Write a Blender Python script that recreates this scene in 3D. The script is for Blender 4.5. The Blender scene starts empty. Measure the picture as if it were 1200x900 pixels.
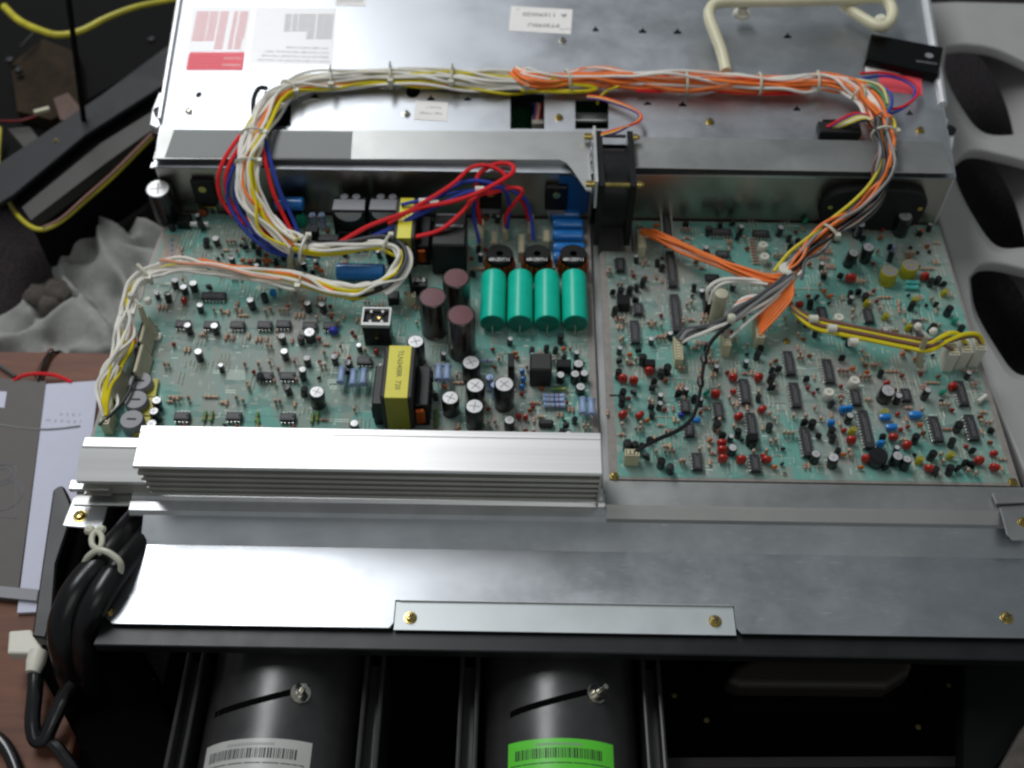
import bpy, bmesh, math, random
from mathutils import Vector, Matrix, noise
random.seed(7)
R = math.radians
S = 0.01                       # everything below is written in centimetres
scene = bpy.context.scene
col = scene.collection

# ------------------------------------------------------------------ camera
F = 1306.0; DIST = 77.0; PITCH = R(52.5); ROLL = R(0.93)
CAM = Vector((0, -DIST*math.cos(PITCH), DIST*math.sin(PITCH)))
ROT = Matrix.Rotation(math.pi/2-PITCH, 3, 'X') @ Matrix.Rotation(ROLL, 3, 'Z')
cd = bpy.data.cameras.new('camera'); cam = bpy.data.objects.new('camera', cd); col.objects.link(cam)
cam.location = CAM*S; cam.rotation_euler = ROT.to_euler()
cd.sensor_width = 36; cd.lens = 36*F/1200; cd.clip_start = 0.01; cd.clip_end = 50
cd.dof.use_dof = True; cd.dof.focus_distance = 0.70; cd.dof.aperture_fstop = 6.0
scene.camera = cam
# ------------------------------------------------------------------ room light
w = bpy.data.worlds.new('World'); scene.world = w; w.use_nodes = True
w.node_tree.nodes['Background'].inputs[0].default_value = (0.86, 0.95, 1.0, 1)
w.node_tree.nodes['Background'].inputs[1].default_value = 0.165
def area(name, loc, target, sx, sy, power, colr):
    l = bpy.data.lights.new(name, 'AREA'); l.shape = 'RECTANGLE'; l.size = sx*S; l.size_y = sy*S
    l.energy = power; l.color = colr
    o = bpy.data.objects.new(name, l); col.objects.link(o); o.location = Vector(loc)*S
    o.rotation_euler = (Vector(target)-Vector(loc)).to_track_quat('-Z', 'Y').to_euler()
    return o
strip_light = area('ceiling_strip_light', (-84, 165, 200), (-84, 165, 0), 60, 285, 57, (0.97, 0.98, 1.0))
fill_light = area('soft_fill_light', (40, -170, 220), (0, 0, 0), 130, 130, 6, (1.0, 0.97, 0.92))  # added fill lamp, unseen, behind the camera
scene.view_settings.view_transform = 'Standard'; scene.view_settings.look = 'None'
scene.view_settings.exposure = 0.0; scene.view_settings.gamma = 1.0
scene.render.film_transparent = False
try: scene.cycles.filter_width = 2.4
except Exception: pass

def at(px, py, z=0.0):
    d = ROT @ Vector(((px-600)/F, -(py-450)/F, -1.0))
    t = (z-CAM.z)/d.z
    return CAM + d*t
def A(*pts, z=0.0):                       # list of picture points on the plane z -> 2D world points
    return [tuple(at(x, y, z)[:2]) for x, y in pts]

# ------------------------------------------------------------------ materials
def lin(c):
    if isinstance(c, str):
        c = [int(c[i:i+2], 16)/255 for i in (1, 3, 5)]
        c = [x/12.92 if x <= .04045 else ((x+.055)/1.055)**2.4 for x in c]
    return (c[0], c[1], c[2], 1)
M = {}
def mat(name, c, rough=.5, metal=0, var=.12, scale=120, bump=0, spec=.5, c2=None, rvar=.08, coat=0, stretch=None):
    m = bpy.data.materials.new(name); m.use_nodes = True; n = m.node_tree.nodes; L = m.node_tree.links
    b = n['Principled BSDF']; c = lin(c)
    b.inputs['Metallic'].default_value = metal; b.inputs['Specular IOR Level'].default_value = spec
    b.inputs['Coat Weight'].default_value = coat
    tc = n.new('ShaderNodeTexCoord'); nz = n.new('ShaderNodeTexNoise'); nz.inputs['Scale'].default_value = scale
    nz.inputs['Detail'].default_value = 5
    src = tc.outputs['Object']
    if stretch:
        mp = n.new('ShaderNodeMapping'); mp.inputs['Scale'].default_value = stretch
        L.new(src, mp.inputs[0]); src = mp.outputs[0]
    L.new(src, nz.inputs['Vector'])
    mx = n.new('ShaderNodeMix'); mx.data_type = 'RGBA'
    c2 = lin(c2) if c2 else tuple(min(1, x*(1+var)) for x in c[:3])+(1,)
    c1 = c if c2 and var == 0 else tuple(x*(1-var) for x in c[:3])+(1,)
    mx.inputs[6].default_value = c1; mx.inputs[7].default_value = c2
    rm = n.new('ShaderNodeMapRange'); rm.inputs['From Min'].default_value = .35; rm.inputs['From Max'].default_value = .65
    L.new(nz.outputs['Fac'], rm.inputs['Value']); L.new(rm.outputs[0], mx.inputs[0]); L.new(mx.outputs[2], b.inputs['Base Color'])
    rr = n.new('ShaderNodeMapRange'); rr.inputs['To Min'].default_value = max(0, rough-rvar); rr.inputs['To Max'].default_value = min(1, rough+rvar)
    L.new(nz.outputs['Fac'], rr.inputs['Value']); L.new(rr.outputs[0], b.inputs['Roughness'])
    if metal > .7 and rough > .3:                       # scuffs: fine long scratches and hazy fingerprints change only the gloss
        sm = n.new('ShaderNodeMapping'); sm.inputs['Scale'].default_value = (1, 14, 1); sm.inputs['Rotation'].default_value = (0, 0, .5); L.new(tc.outputs['Object'], sm.inputs[0])
        s1 = n.new('ShaderNodeTexNoise'); s1.inputs['Scale'].default_value = 90; s1.inputs['Detail'].default_value = 8; L.new(sm.outputs[0], s1.inputs['Vector'])
        s2 = n.new('ShaderNodeTexNoise'); s2.inputs['Scale'].default_value = 9; s2.inputs['Detail'].default_value = 9; s2.inputs['Roughness'].default_value = .7; L.new(tc.outputs['Object'], s2.inputs['Vector'])
        a1 = n.new('ShaderNodeMapRange'); a1.inputs['From Min'].default_value = .62; a1.inputs['From Max'].default_value = .75; a1.inputs['To Max'].default_value = .14; L.new(s1.outputs['Fac'], a1.inputs['Value'])
        a2 = n.new('ShaderNodeMapRange'); a2.inputs['From Min'].default_value = .4; a2.inputs['From Max'].default_value = .62; a2.inputs['To Min'].default_value = -.03; a2.inputs['To Max'].default_value = .07; L.new(s2.outputs['Fac'], a2.inputs['Value'])
        d1 = n.new('ShaderNodeMath'); L.new(rr.outputs[0], d1.inputs[0]); L.new(a1.outputs[0], d1.inputs[1])
        d2 = n.new('ShaderNodeMath'); L.new(d1.outputs[0], d2.inputs[0]); L.new(a2.outputs[0], d2.inputs[1]); L.new(d2.outputs[0], b.inputs['Roughness'])
    if bump:
        bp = n.new('ShaderNodeBump'); bp.inputs['Strength'].default_value = bump; bp.inputs['Distance'].default_value = .001
        L.new(nz.outputs['Fac'], bp.inputs['Height']); L.new(bp.outputs[0], b.inputs['Normal'])
    M[name] = m; return m
mat('zinc', '#b9bdc2', .41, 1, .04, 18, rvar=.03)
mat('zinc_wall', '#b4b0a8', .33, 1, .06, 20, rvar=.05)
mat('zinc_rail', '#a5a7a5', .42, .85, .04, 25)
mat('zinc_bright', '#d8dadb', .35, .6, .05, 60)
mat('cover_metal', '#bcc0c4', .33, 1, .04, 22, rvar=.03, stretch=(1, 2.5, 1))
mat('cover_plate', '#c9cfd0', .45, .6, .03, 40)
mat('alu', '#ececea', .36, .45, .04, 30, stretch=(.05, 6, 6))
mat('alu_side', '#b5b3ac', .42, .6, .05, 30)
mat('grey_tape', '#7d817f', .6, 0, .03)
mat('brass_screw', '#c9b26a', .25, 1, .1, 300)
mat('steel_screw', '#cfccc0', .25, 1, .1, 300)
mat('black_plastic', '#0d0e0f', .38, 0, .15, spec=.35)
mat('gloss_black', '#040404', .3, 0, .1, spec=.2)
mat('black_matte', '#0c0c0d', .7, 0, .2)
mat('cabinet_black', '#151617', .42, 0, .15, 60)
mat('tube_black', '#2c2b2b', .36, 0, .12, 90, rvar=.06, spec=.9, bump=.12)
mat('cabinet_matte', '#0d0f0f', .8, 0, .1, spec=.15)
mat('lens_brown', '#231d19', .6, 0, .06, 40)
mat('mud_dark', '#2a2524', .7, 0, .1)
mat('brass_dull', '#6d5f35', .5, .6, .1, 300)
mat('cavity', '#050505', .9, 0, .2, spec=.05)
mat('chip', '#2b2c2e', .55, 0, .08)
mat('tin', '#d9d9d4', .28, 1, .05, 400)
mat('relay_frame', '#b9bab8', .4, .2, .04)
mat('cord_black', '#0c0c0d', .3, 0, .1, 40, spec=.55)
mat('dull_yellow', '#b9b02c', .5, 0, .15, 60)
mat('inductor_black', '#121311', .6, 0, .1, spec=.2)
mat('stripe_grey', '#77797b', .4, 0, .05)
mat('jumper_tin', '#d2d2c4', .4, .25, .05, 400)
mat('lead_wire', '#cfcabf', .3, .9, .05, 400)
mat('white_plastic', '#d8d6c8', .45, 0, .04)
mat('cream', '#d9d4b4', .38, 0, .05, 60)
mat('cream_conn', '#cfc8a6', .45, 0, .06)
mat('old_nylon', '#b9b49b', .45, 0, .08)
mat('sleeve_black', '#141517', .28, 0, .1, coat=.3)
mat('sleeve_brown', '#2b1c1a', .25, 0, .1, coat=.4)
mat('brown_top', '#5c2129', .38, 0, .08)
mat('cap_alu', '#c9c9c9', .42, .4, .05, 300)
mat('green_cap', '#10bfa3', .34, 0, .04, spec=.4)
mat('green_cap_end_shade', '#04725f', .4, 0, .05)  # darker green paints the shade on the ends facing the camera
mat('green_dip', '#0b9270', .3, 0, .06)
mat('blue_cap', '#1d74c0', .25, 0, .06, coat=.4)
mat('blue_dip', '#1c7fd0', .28, 0, .06, coat=.3)
mat('navy_dip', '#23309a', .3, 0, .06)
mat('red_dip', '#ab2418', .32, 0, .15, coat=.2)
mat('brown_dip', '#8a4a22', .4, 0, .15)
mat('orange_dip', '#d06a2a', .4, 0, .1)
mat('yellow_cap', '#a8a01c', .45, 0, .08)
mat('green_small', '#5c8a3c', .4, 0, .08)
mat('res_beige', '#c4a892', .45, 0, .08)
mat('res_pink', '#b38a7a', .45, 0, .08)
mat('res_blue', '#93a8cc', .4, 0, .05)
mat('res_teal', '#4db0a8', .4, 0, .05)
mat('band_red', '#8c1f16', .4, 0, .05)
mat('band_dark', '#2a1a12', .4, 0, .05)
mat('band_gold', '#b0892e', .4, .3, .05)
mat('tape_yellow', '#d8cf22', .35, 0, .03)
mat('tape_yellow_shade', '#8d8a1e', .38, 0, .05)  # same tape as the top, darkened for the shaded front face
mat('ferrite', '#232420', .6, 0, .1)
mat('copper', '#b5541a', .3, .6, .25, 500)
mat('relay_grey', '#85858a', .5, 0, .04)
mat('silk', '#cfe0d2', .6, 0, .04)
mat('silk_dim', '#9fb5a6', .6, 0, .05)
mat('board_edge', '#8d8781', .5, 0, .08, 200)
mat('copper_track', '#a8776a', .4, .2, .15, 300)
mat('ink_black', '#2c2c2c', .6, 0, .05)
mat('ink_grey', '#8f8f90', .6, 0, .05)
mat('ink_mid', '#6c6c6e', .6, 0, .05)
mat('ink_pink', '#dd6a74', .6, 0, .05)
mat('label_red', '#ee5563', .5, 0, .03)
mat('label_white', '#eceae6', .5, 0, .02)
mat('label_clear', '#dedede', .5, .3, .02)
mat('label_green', '#5fd13a', .4, 0, .03)
mat('label_grey', '#b9b9b5', .35, 0, .03)
mat('paper', '#c9cbdc', .7, 0, .02)
mat('paper_dark', '#575350', .6, 0, .05)
mat('cloth', '#90918d', .9, 0, .06, 200, bump=.25)
mat('mud', '#4f4a44', .85, 0, .2)
mat('grey_plastic', '#a3a3a0', .5, 0, .03, 30)
mat('brown_board', '#4a2d1c', .55, 0, .25)
mat('slate', '#1b1c20', .55, 0, .1, spec=.3)
mat('slate_light', '#3a3a36', .5, 0, .08, spec=.3)
mat('junk_brown', '#2a2116', .8, 0, .3, spec=.15)
mat('junk_black', '#080808', .8, 0, .3, spec=.12)
mat('blue_sheet', '#1c5a96', .4, 0, .05)
mat('shine_white', '#f0f0ee', .3, 0, .02)
mat('pcb_green', '#0d4a2c', .4, 0, .1)
mat('tie', '#c8c7b4', .4, 0, .05)
for nme, c in dict(white='#ece9e0', yellow='#dccb1e', orange='#f4813a', red='#e2252c', blue='#2b409c', black='#1b1b1d',
                   darkred='#6a1a20', grey='#8e8d8c', brown='#7d5a50', pink='#eba98c', purple='#6c3a8c', green='#3f8a58', dkgrey='#57585a', paleyellow='#d9cf86').items():
    mat('wire_'+nme, c, .5, 0, .08, 40, spec=.32)

def special_board(name, seed):
    m = bpy.data.materials.new(name); m.use_nodes = True; n = m.node_tree.nodes; L = m.node_tree.links
    b = n['Principled BSDF']; b.inputs['Roughness'].default_value = .62; b.inputs['Specular IOR Level'].default_value = .28
    tc = n.new('ShaderNodeTexCoord'); mp = n.new('ShaderNodeMapping'); mp.inputs['Location'].default_value = (seed, seed, 0)
    L.new(tc.outputs['Object'], mp.inputs[0])
    def vor(scale, metric, lo, hi, stretch=(1, 1, 1)):
        m2 = n.new('ShaderNodeMapping'); m2.inputs['Scale'].default_value = stretch; L.new(mp.outputs[0], m2.inputs[0])
        v = n.new('ShaderNodeTexVoronoi'); v.distance = metric; v.inputs['Scale'].default_value = scale
        L.new(m2.outputs[0], v.inputs['Vector'])
        s = n.new('ShaderNodeSeparateColor'); L.new(v.outputs['Color'], s.inputs[0])
        r = n.new('ShaderNodeMapRange'); r.inputs['From Min'].default_value = lo; r.inputs['From Max'].default_value = hi
        L.new(s.outputs[0], r.inputs['Value']); return r.outputs[0]
    def mix(fac, c1, c2, k=1.0):
        x = n.new('ShaderNodeMix'); x.data_type = 'RGBA'
        if k != 1.0:
            mm = n.new('ShaderNodeMath'); mm.operation = 'MULTIPLY'; mm.inputs[1].default_value = k; L.new(fac, mm.inputs[0]); fac = mm.outputs[0]
        L.new(fac, x.inputs[0])
        for i, c in ((6, c1), (7, c2)):
            if isinstance(c, str): x.inputs[i].default_value = lin(c)
            else: L.new(c, x.inputs[i])
        return x.outputs[2]
    base = mix(vor(38, 'CHEBYCHEV', .45, .8), '#6ba398', '#87998f')
    nz = n.new('ShaderNodeTexNoise'); nz.inputs['Scale'].default_value = 9; nz.inputs['Detail'].default_value = 2; L.new(mp.outputs[0], nz.inputs['Vector'])
    r1 = n.new('ShaderNodeMapRange'); r1.inputs['From Min'].default_value = .50; r1.inputs['From Max'].default_value = .57; L.new(nz.outputs['Fac'], r1.inputs['Value'])
    base = mix(r1.outputs[0], base, '#9e9994', .65)
    base = mix(vor(230, 'MANHATTAN', .80, .84, (1, .25, 1)), base, '#7fa79c', .4)      # tracks running across
    base = mix(vor(200, 'MANHATTAN', .82, .86, (.25, 1, 1)), base, '#4a7a72', .4)
    base = mix(vor(420, 'EUCLIDEAN', .93, .96), base, '#a9b3a8', .6)          # solder pads
    L.new(base, b.inputs['Base Color'])
    M[name] = m
special_board('board_teal', 0.0); special_board('board_teal_two', 3.3)

def special_noise(name, c1, c2, sc, rough, lo, hi, stretch=(1, 1, 1), bump=0.0):
    m = bpy.data.materials.new(name); m.use_nodes = True; n = m.node_tree.nodes; L = m.node_tree.links
    b = n['Principled BSDF']; b.inputs['Roughness'].default_value = rough
    tc = n.new('ShaderNodeTexCoord'); mp = n.new('ShaderNodeMapping'); mp.inputs['Scale'].default_value = stretch
    L.new(tc.outputs['Object'], mp.inputs[0]); nz = n.new('ShaderNodeTexNoise'); nz.inputs['Scale'].default_value = sc; nz.inputs['Detail'].default_value = 6
    L.new(mp.outputs[0], nz.inputs['Vector'])
    r = n.new('ShaderNodeMapRange'); r.inputs['From Min'].default_value = lo; r.inputs['From Max'].default_value = hi; L.new(nz.outputs['Fac'], r.inputs['Value'])
    x = n.new('ShaderNodeMix'); x.data_type = 'RGBA'; x.inputs[6].default_value = lin(c1); x.inputs[7].default_value = lin(c2)
    L.new(r.outputs[0], x.inputs[0]); L.new(x.outputs[2], b.inputs['Base Color'])
    if bump:
        bp = n.new('ShaderNodeBump'); bp.inputs['Strength'].default_value = bump; bp.inputs['Distance'].default_value = .003
        L.new(nz.outputs['Fac'], bp.inputs['Height']); L.new(bp.outputs[0], b.inputs['Normal'])
    M[name] = m
special_noise('wood', '#57301d', '#73462c', 22, .6, .3, .7, (1, 7, 1))
special_noise('carpet', '#0b090b', '#33262a', 380, .95, .42, .75, (1, 1, 1), .8)

# ------------------------------------------------------------------ mesh helpers
class MB:
    def __init__(s): s.v = []; s.f = []; s.m = []; s.sm = []
    def add(s, vs, fs, mi=0, smooth=False):
        o = len(s.v); s.v += [tuple(v) for v in vs]
        for f in fs: s.f.append([i+o for i in f]); s.m.append(mi); s.sm.append(smooth)
        return s
    def box(s, x0, y0, z0, x1, y1, z1, mi=0):
        vs = [(x, y, z) for z in (z0, z1) for y in (y0, y1) for x in (x0, x1)]
        return s.add(vs, [(0, 2, 3, 1), (4, 5, 7, 6), (0, 1, 5, 4), (2, 6, 7, 3), (0, 4, 6, 2), (1, 3, 7, 5)], mi)
    def prism(s, poly, z0, z1, mi=0):
        n = len(poly)
        ar = sum(poly[i][0]*poly[(i+1) % n][1]-poly[(i+1) % n][0]*poly[i][1] for i in range(n))
        if ar < 0: poly = poly[::-1]
        vs = [(x, y, z0) for x, y in poly]+[(x, y, z1) for x, y in poly]
        fs = [tuple(range(n))[::-1], tuple(range(n, 2*n))]+[(i, (i+1) % n, n+(i+1) % n, n+i) for i in range(n)]
        return s.add(vs, fs, mi)
    def lathe(s, prof, c=(0, 0, 0), n=16, axis='z', mi=0, smooth=True):
        vs = []; fs = []; k = len(prof)
        for i in range(n):
            a = 2*math.pi*i/n
            for r, h in prof:
                p = (r*math.cos(a), r*math.sin(a), h)
                if axis == 'x': p = (p[2], p[0], p[1])
                if axis == 'y': p = (p[1], p[2], p[0])
                vs.append((p[0]+c[0], p[1]+c[1], p[2]+c[2]))
        for i in range(n):
            j = (i+1) % n
            for q in range(k-1): fs.append((i*k+q, j*k+q, j*k+q+1, i*k+q+1))
        s.add(vs, fs, mi, smooth)
        o = len(s.v)-len(vs)
        for q, rev in ((0, True), (k-1, False)):
            if prof[q][0] > 1e-4:
                ring = [o+i*k+q for i in range(n)]
                s.f.append(ring[::-1] if rev else ring); s.m.append(mi); s.sm.append(False)
        return s
    def tube(s, pts, r, n=6, mi=0, cap=True):
        pts = [Vector(p) for p in pts]; k = len(pts)
        if k < 2: return s
        t = (pts[1]-pts[0]).normalized(); up = Vector((0, 0, 1)) if abs(t.z) < .9 else Vector((1, 0, 0))
        nrm = (up-t*up.dot(t)).normalized(); vs = []
        for i, p in enumerate(pts):
            t = (pts[min(i+1, k-1)]-pts[max(i-1, 0)])
            t = t.normalized() if t.length > 1e-9 else Vector((0, 0, 1))
            nrm = nrm-t*nrm.dot(t)
            nrm = nrm.normalized() if nrm.length > 1e-6 else t.orthogonal().normalized()
            b = t.cross(nrm); rr = r(i/(k-1)) if callable(r) else r
            for j in range(n):
                a = 2*math.pi*j/n; vs.append(p+(nrm*math.cos(a)+b*math.sin(a))*rr)
        fs = [(i*n+j, i*n+(j+1) % n, (i+1)*n+(j+1) % n, (i+1)*n+j) for i in range(k-1) for j in range(n)]
        s.add(vs, fs, mi, True)
        if cap:
            o = len(s.v)-len(vs); s.f.append([o+j for j in range(n)][::-1]); s.f.append([o+(k-1)*n+j for j in range(n)])
            s.m += [mi, mi]; s.sm += [False, False]
        return s
    def mesh(s, name, mats, bevel=0, org=(0, 0, 0), seg=1):
        me = bpy.data.meshes.new(name)
        me.from_pydata([((v[0]-org[0])*S, (v[1]-org[1])*S, (v[2]-org[2])*S) for v in s.v], [], s.f)
        for x in (mats if isinstance(mats, (list, tuple)) else [mats]): me.materials.append(M[x])
        me.polygons.foreach_set('material_index', s.m); me.polygons.foreach_set('use_smooth', s.sm)
        if bevel:
            bm = bmesh.new(); bm.from_mesh(me); bmesh.ops.recalc_face_normals(bm, faces=bm.faces)
            es = [e for e in bm.edges if len(e.link_faces) == 2 and e.calc_face_angle(0) > .6]
            bmesh.ops.bevel(bm, geom=es, offset=bevel*S, segments=seg, affect='EDGES', profile=.5, clamp_overlap=True)
            bm.to_mesh(me); bm.free()
        me.update()
        if any(s.sm): me.set_sharp_from_angle(angle=R(40))
        return me
    def build(s, name, mats, parent=None, org=None, bevel=0, seg=1, **props):
        """org = world position (cm) of the object's origin; mesh is given in world cm"""
        if org is None:
            xs = list(zip(*s.v)); org = ((min(xs[0])+max(xs[0]))/2, (min(xs[1])+max(xs[1]))/2, min(xs[2]))
        o = bpy.data.objects.new(name, s.mesh(name, mats, bevel, org, seg)); col.objects.link(o)
        place(o, org, parent)
        for k, v in props.items(): o[k] = v
        return o
WL = {}
def place(o, loc, parent=None):
    loc = Vector(loc); WL[o.name] = loc
    if parent: o.parent = parent; o.location = (loc-WL[parent.name])*S
    else: o.location = loc*S
def thing(name, label, cat, loc=(0, 0, 0), group=None):
    o = bpy.data.objects.new(name, None); col.objects.link(o); o.empty_display_size = .02
    place(o, loc); o['label'] = label; o['category'] = cat
    if group: o['group'] = group
    return o
def tag(o, label, cat, group=None):
    o['label'] = label; o['category'] = cat
    if group: o['group'] = group
    return o
def sub(name, mesh, parent):
    o = bpy.data.objects.new(name, mesh); col.objects.link(o); o.parent = parent; WL[o.name] = WL.get(parent.name, Vector()); return o
def text(s, size, loc, rz, material, parent, rx=0, name='printed_text', align='CENTER', space=1.0, ext=.004):
    cu = bpy.data.curves.new('t', 'FONT'); cu.body = s; cu.size = size*S; cu.align_x = align; cu.align_y = 'CENTER'
    cu.extrude = ext*S; cu.space_character = space; cu.resolution_u = 2
    t = bpy.data.objects.new('t', cu); me = bpy.data.meshes.new_from_object(t)
    bpy.data.objects.remove(t); me.materials.clear(); me.materials.append(M[material])
    o = bpy.data.objects.new(name, me); col.objects.link(o); place(o, loc, parent); o.rotation_euler = (rx, 0, rz); return o
def flat_with_holes(name, outer, holes, z, thick, material, parent, bevel=0, org=None):
    """plate cut through by real holes (a filled 2D curve turned to a mesh); top face at z"""
    cu = bpy.data.curves.new('p', 'CURVE'); cu.dimensions = '2D'; cu.fill_mode = 'BOTH'; cu.extrude = thick/2*S
    if bevel: cu.bevel_depth = bevel*S; cu.bevel_resolution = 2
    org = org or (outer[0][0], outer[0][1], z-thick/2)
    for poly in [outer]+holes:
        sp = cu.splines.new('POLY'); sp.points.add(len(poly)-1); sp.use_cyclic_u = True
        for i, (x, y) in enumerate(poly): sp.points[i].co = ((x-org[0])*S, (y-org[1])*S, 0, 1)
    t = bpy.data.objects.new('p', cu); me = bpy.data.meshes.new_from_object(t); bpy.data.objects.remove(t)
    me.materials.clear(); me.materials.append(M[material])
    o = bpy.data.objects.new(name, me); col.objects.link(o); place(o, (org[0], org[1], z-thick/2), parent); return o
def spline(ctrl, k=6):
    P = [Vector(c) for c in ctrl]; out = []
    P = [2*P[0]-P[1]]+P+[2*P[-1]-P[-2]]
    for i in range(1, len(P)-2):
        for j in range(k):
            t = j/k
            out.append(.5*((2*P[i])+(-P[i-1]+P[i+1])*t+(2*P[i-1]-5*P[i]+4*P[i+1]-P[i+2])*t*t+(-P[i-1]+3*P[i]-3*P[i+1]+P[i+2])*t**3))
    out.append(P[-2]); return out
def PX(*pts): return [tuple(at(x, y, z)) for x, y, z in pts]
def circle(cx, cy, r, n=12, ry=None): return [(cx+r*math.cos(2*math.pi*i/n), cy+(ry or r)*math.sin(2*math.pi*i/n)) for i in range(n)]

# ================================================================== SETTING
fl = MB().box(-120, -80, -14.6, 160, 190, -14).build('carpet_floor', 'carpet'); fl['kind'] = 'structure'
dk = MB().prism([(-95, -60), (-27, -60), (-27, 7.6), tuple(at(130, 413, -8)[:2]), tuple(at(-400, 405, -8)[:2])], -9.6, -8).build('wooden_table_top', 'wood', bevel=.15); dk['kind'] = 'structure'

# ================================================================== METAL CHASSIS
ZT = 5.0
chassis = thing('metal_chassis', 'zinc plated metal chassis box with wide top plate behind the circuit boards', 'chassis', (3, 30, 0))
def hole_px(x, y, w, h, n=8): c = at(x, y, ZT); q = at(x+w/2, y, ZT); r = at(x, y+h/2, ZT); return circle(c.x, c.y, q.x-c.x, n, abs(r.y-c.y))
def rect_px(x0, y0, x1, y1): return A((x0, y0), (x1, y0), (x1, y1), (x0, y1), z=ZT)
def tri_px(x, y, w=9, h=8): return A((x-w/2, y+h*.35), (x-w/2, y+h*.05), (x-w*.2, y-h*.1), (x, y-h/2), (x+w*.2, y-h*.1), (x+w/2, y+h*.05), (x+w/2, y+h*.35), z=ZT)
holes = [hole_px(233, 111, 7, 7), hole_px(484, 107, 17, 16, 14), tri_px(369, 112), tri_px(505, 115), tri_px(548, 116, 9, 6),
         tri_px(698, 34, 7, 8), tri_px(753, 36), tri_px(794, 37), tri_px(923, 42), tri_px(759, 121, 9, 6), tri_px(800, 122), tri_px(934, 127, 8, 8), tri_px(1066, 132, 7, 8),
         rect_px(598, 110, 638, 151), rect_px(674, 117, 713, 151), rect_px(317, 122, 341, 148), rect_px(964, 140, 1003, 160),
         [(6.0, 16.0), (8.9, 16.0), (8.9, 19.4), (6.0, 19.4)]]
holes = [h for h in holes if h is not holes[-1]]
outer = [(-26.9, 15.95), (5.9, 16.0), (5.9, 19.3), (8.9, 19.3), (8.9, 16.1), (32.75, 16.1), (36.6, 52), (-30.2, 52)]
flat_with_holes('top_plate', outer, holes, ZT, .12, 'zinc', chassis)
MB().box(-26.9, 16.45, -.6, 5.9, 16.57, ZT-.12).build('rear_wall', 'zinc_wall', chassis)
MB().box(8.9, 16.45, -.6, 32.7, 16.57, ZT-.12).build('rear_wall', 'zinc_wall', chassis)
MB().prism([(-27.0, 16.45), (-26.88, 16.45), (-30.1, 52), (-30.3, 52)], -6, ZT-.1).build('side_wall', 'zinc_bright', chassis)
MB().prism([(32.72, 16.45), (32.86, 16.45), (36.8, 52), (36.6, 52)], -6, ZT-.1).build('side_wall', 'zinc_bright', chassis)
MB().box(-27, 17, -2, 33, 50, -1.9).build('inner_floor', 'black_matte', chassis)
# rolled rim down the right and left edges of the plate
MB().tube([(33.6, 24.5, ZT+.1), (36.9, 52, ZT+.1)], .38, 8).build('rim', 'zinc_bright', chassis)
MB().prism([(-27.5, 21.0), (-27.3, 21.0), (-30.3, 52), (-30.6, 52)], 4.0, ZT+.45).build('rim', 'zinc_bright', chassis)
# things seen through the windows of the plate
c = at(612, 140, 2); MB().box(c.x-1.6, c.y-2, 1.8, c.x+.9, c.y+1.5, 2.0).build('inner_board', 'pcb_green', chassis)
c = at(694, 136, 3.6); MB().box(c.x-1.5, c.y-.5, 3.3, c.x+1.5, c.y+.45, 3.6).build('cross_bar', 'zinc_bright', chassis, bevel=.05)
c = at(694, 120, 2.2); MB().box(c.x-1.5, c.y-1, 1.8, c.x+1.5, c.y+1, 2.0).build('inner_board', 'pcb_green', chassis)
c = at(630, 141, 3); MB().box(c.x-.45, c.y-.6, 2.5, c.x+.5, c.y+.5, 3.2).build('inner_connector', 'white_plastic', chassis, bevel=.05)
for i, cn in enumerate(['blue', 'orange', 'white', 'red', 'black', 'brown']):
    p = at(622+i*3, 122, 3.2); q = at(625+i*2, 140, 3.3)
    MB().tube(spline([(p.x, p.y, 3.2), ((p.x+q.x)/2+.2, (p.y+q.y)/2, 3.9), (q.x, q.y, 3.0)], 4), .1, 5).build('inner_wire', 'wire_'+cn, chassis)
# raised rail along the front of the plate
ZR = 5.55
lp = A((190, 151), (690, 154), (694, 226), (687, 223), (670, 198), (664, 191), (655, 187), (179, 186), z=ZR)
MB().prism(lp, ZR-.1, ZR).build('rail', 'zinc_rail', chassis, bevel=.03)
MB().prism(A((742, 160), (1105, 166), (1118, 203), (744, 196), z=ZR), ZR-.1, ZR).build('rail', 'zinc_rail', chassis, bevel=.03)
MB().box(-26.9, 16.9, ZT, 5.7, 17.0, ZR-.1).build('rail_web', 'zinc_rail', chassis)
MB().box(9.0, 16.9, ZT, 32.3, 17.0, ZR-.1).build('rail_web', 'zinc_rail', chassis)
MB().prism(A((204, 152), (413, 154), (411, 186), (193, 184), z=ZR+.03), ZR+.003, ZR+.04).build('grey_tape_strip', 'grey_tape', chassis)
MB().prism(A((178, 190.5), (655, 191.5), (665, 194), (690, 212), (690, 216), (662, 199), (654, 197), (176, 196), z=4.75), 4.66, 4.76).build('wall_lip', 'zinc_bright', chassis)
MB().prism(A((744, 200), (955, 204), (955, 208), (744, 204), z=4.75), 4.66, 4.76).build('wall_lip', 'zinc_bright', chassis)
# bracket flange beside the fan
b0 = at(697, 150, 6.5); b1 = at(699, 224, 6.5)
MB().add([(5.75, 13.1, 4.2), (5.75, 19.2, 4.2), (5.75, 19.4, 6.7), (5.75, 13.3, 6.7), (5.97, 13.1, 4.2), (5.97, 19.2, 4.2), (5.97, 19.4, 6.7), (5.97, 13.3, 6.7)],
         [(0, 3, 2, 1), (4, 5, 6, 7), (0, 1, 5, 4), (1, 2, 6, 5), (2, 3, 7, 6), (3, 0, 4, 7)]).build('fan_bracket', 'zinc_bright', chassis, bevel=.05)
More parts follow.
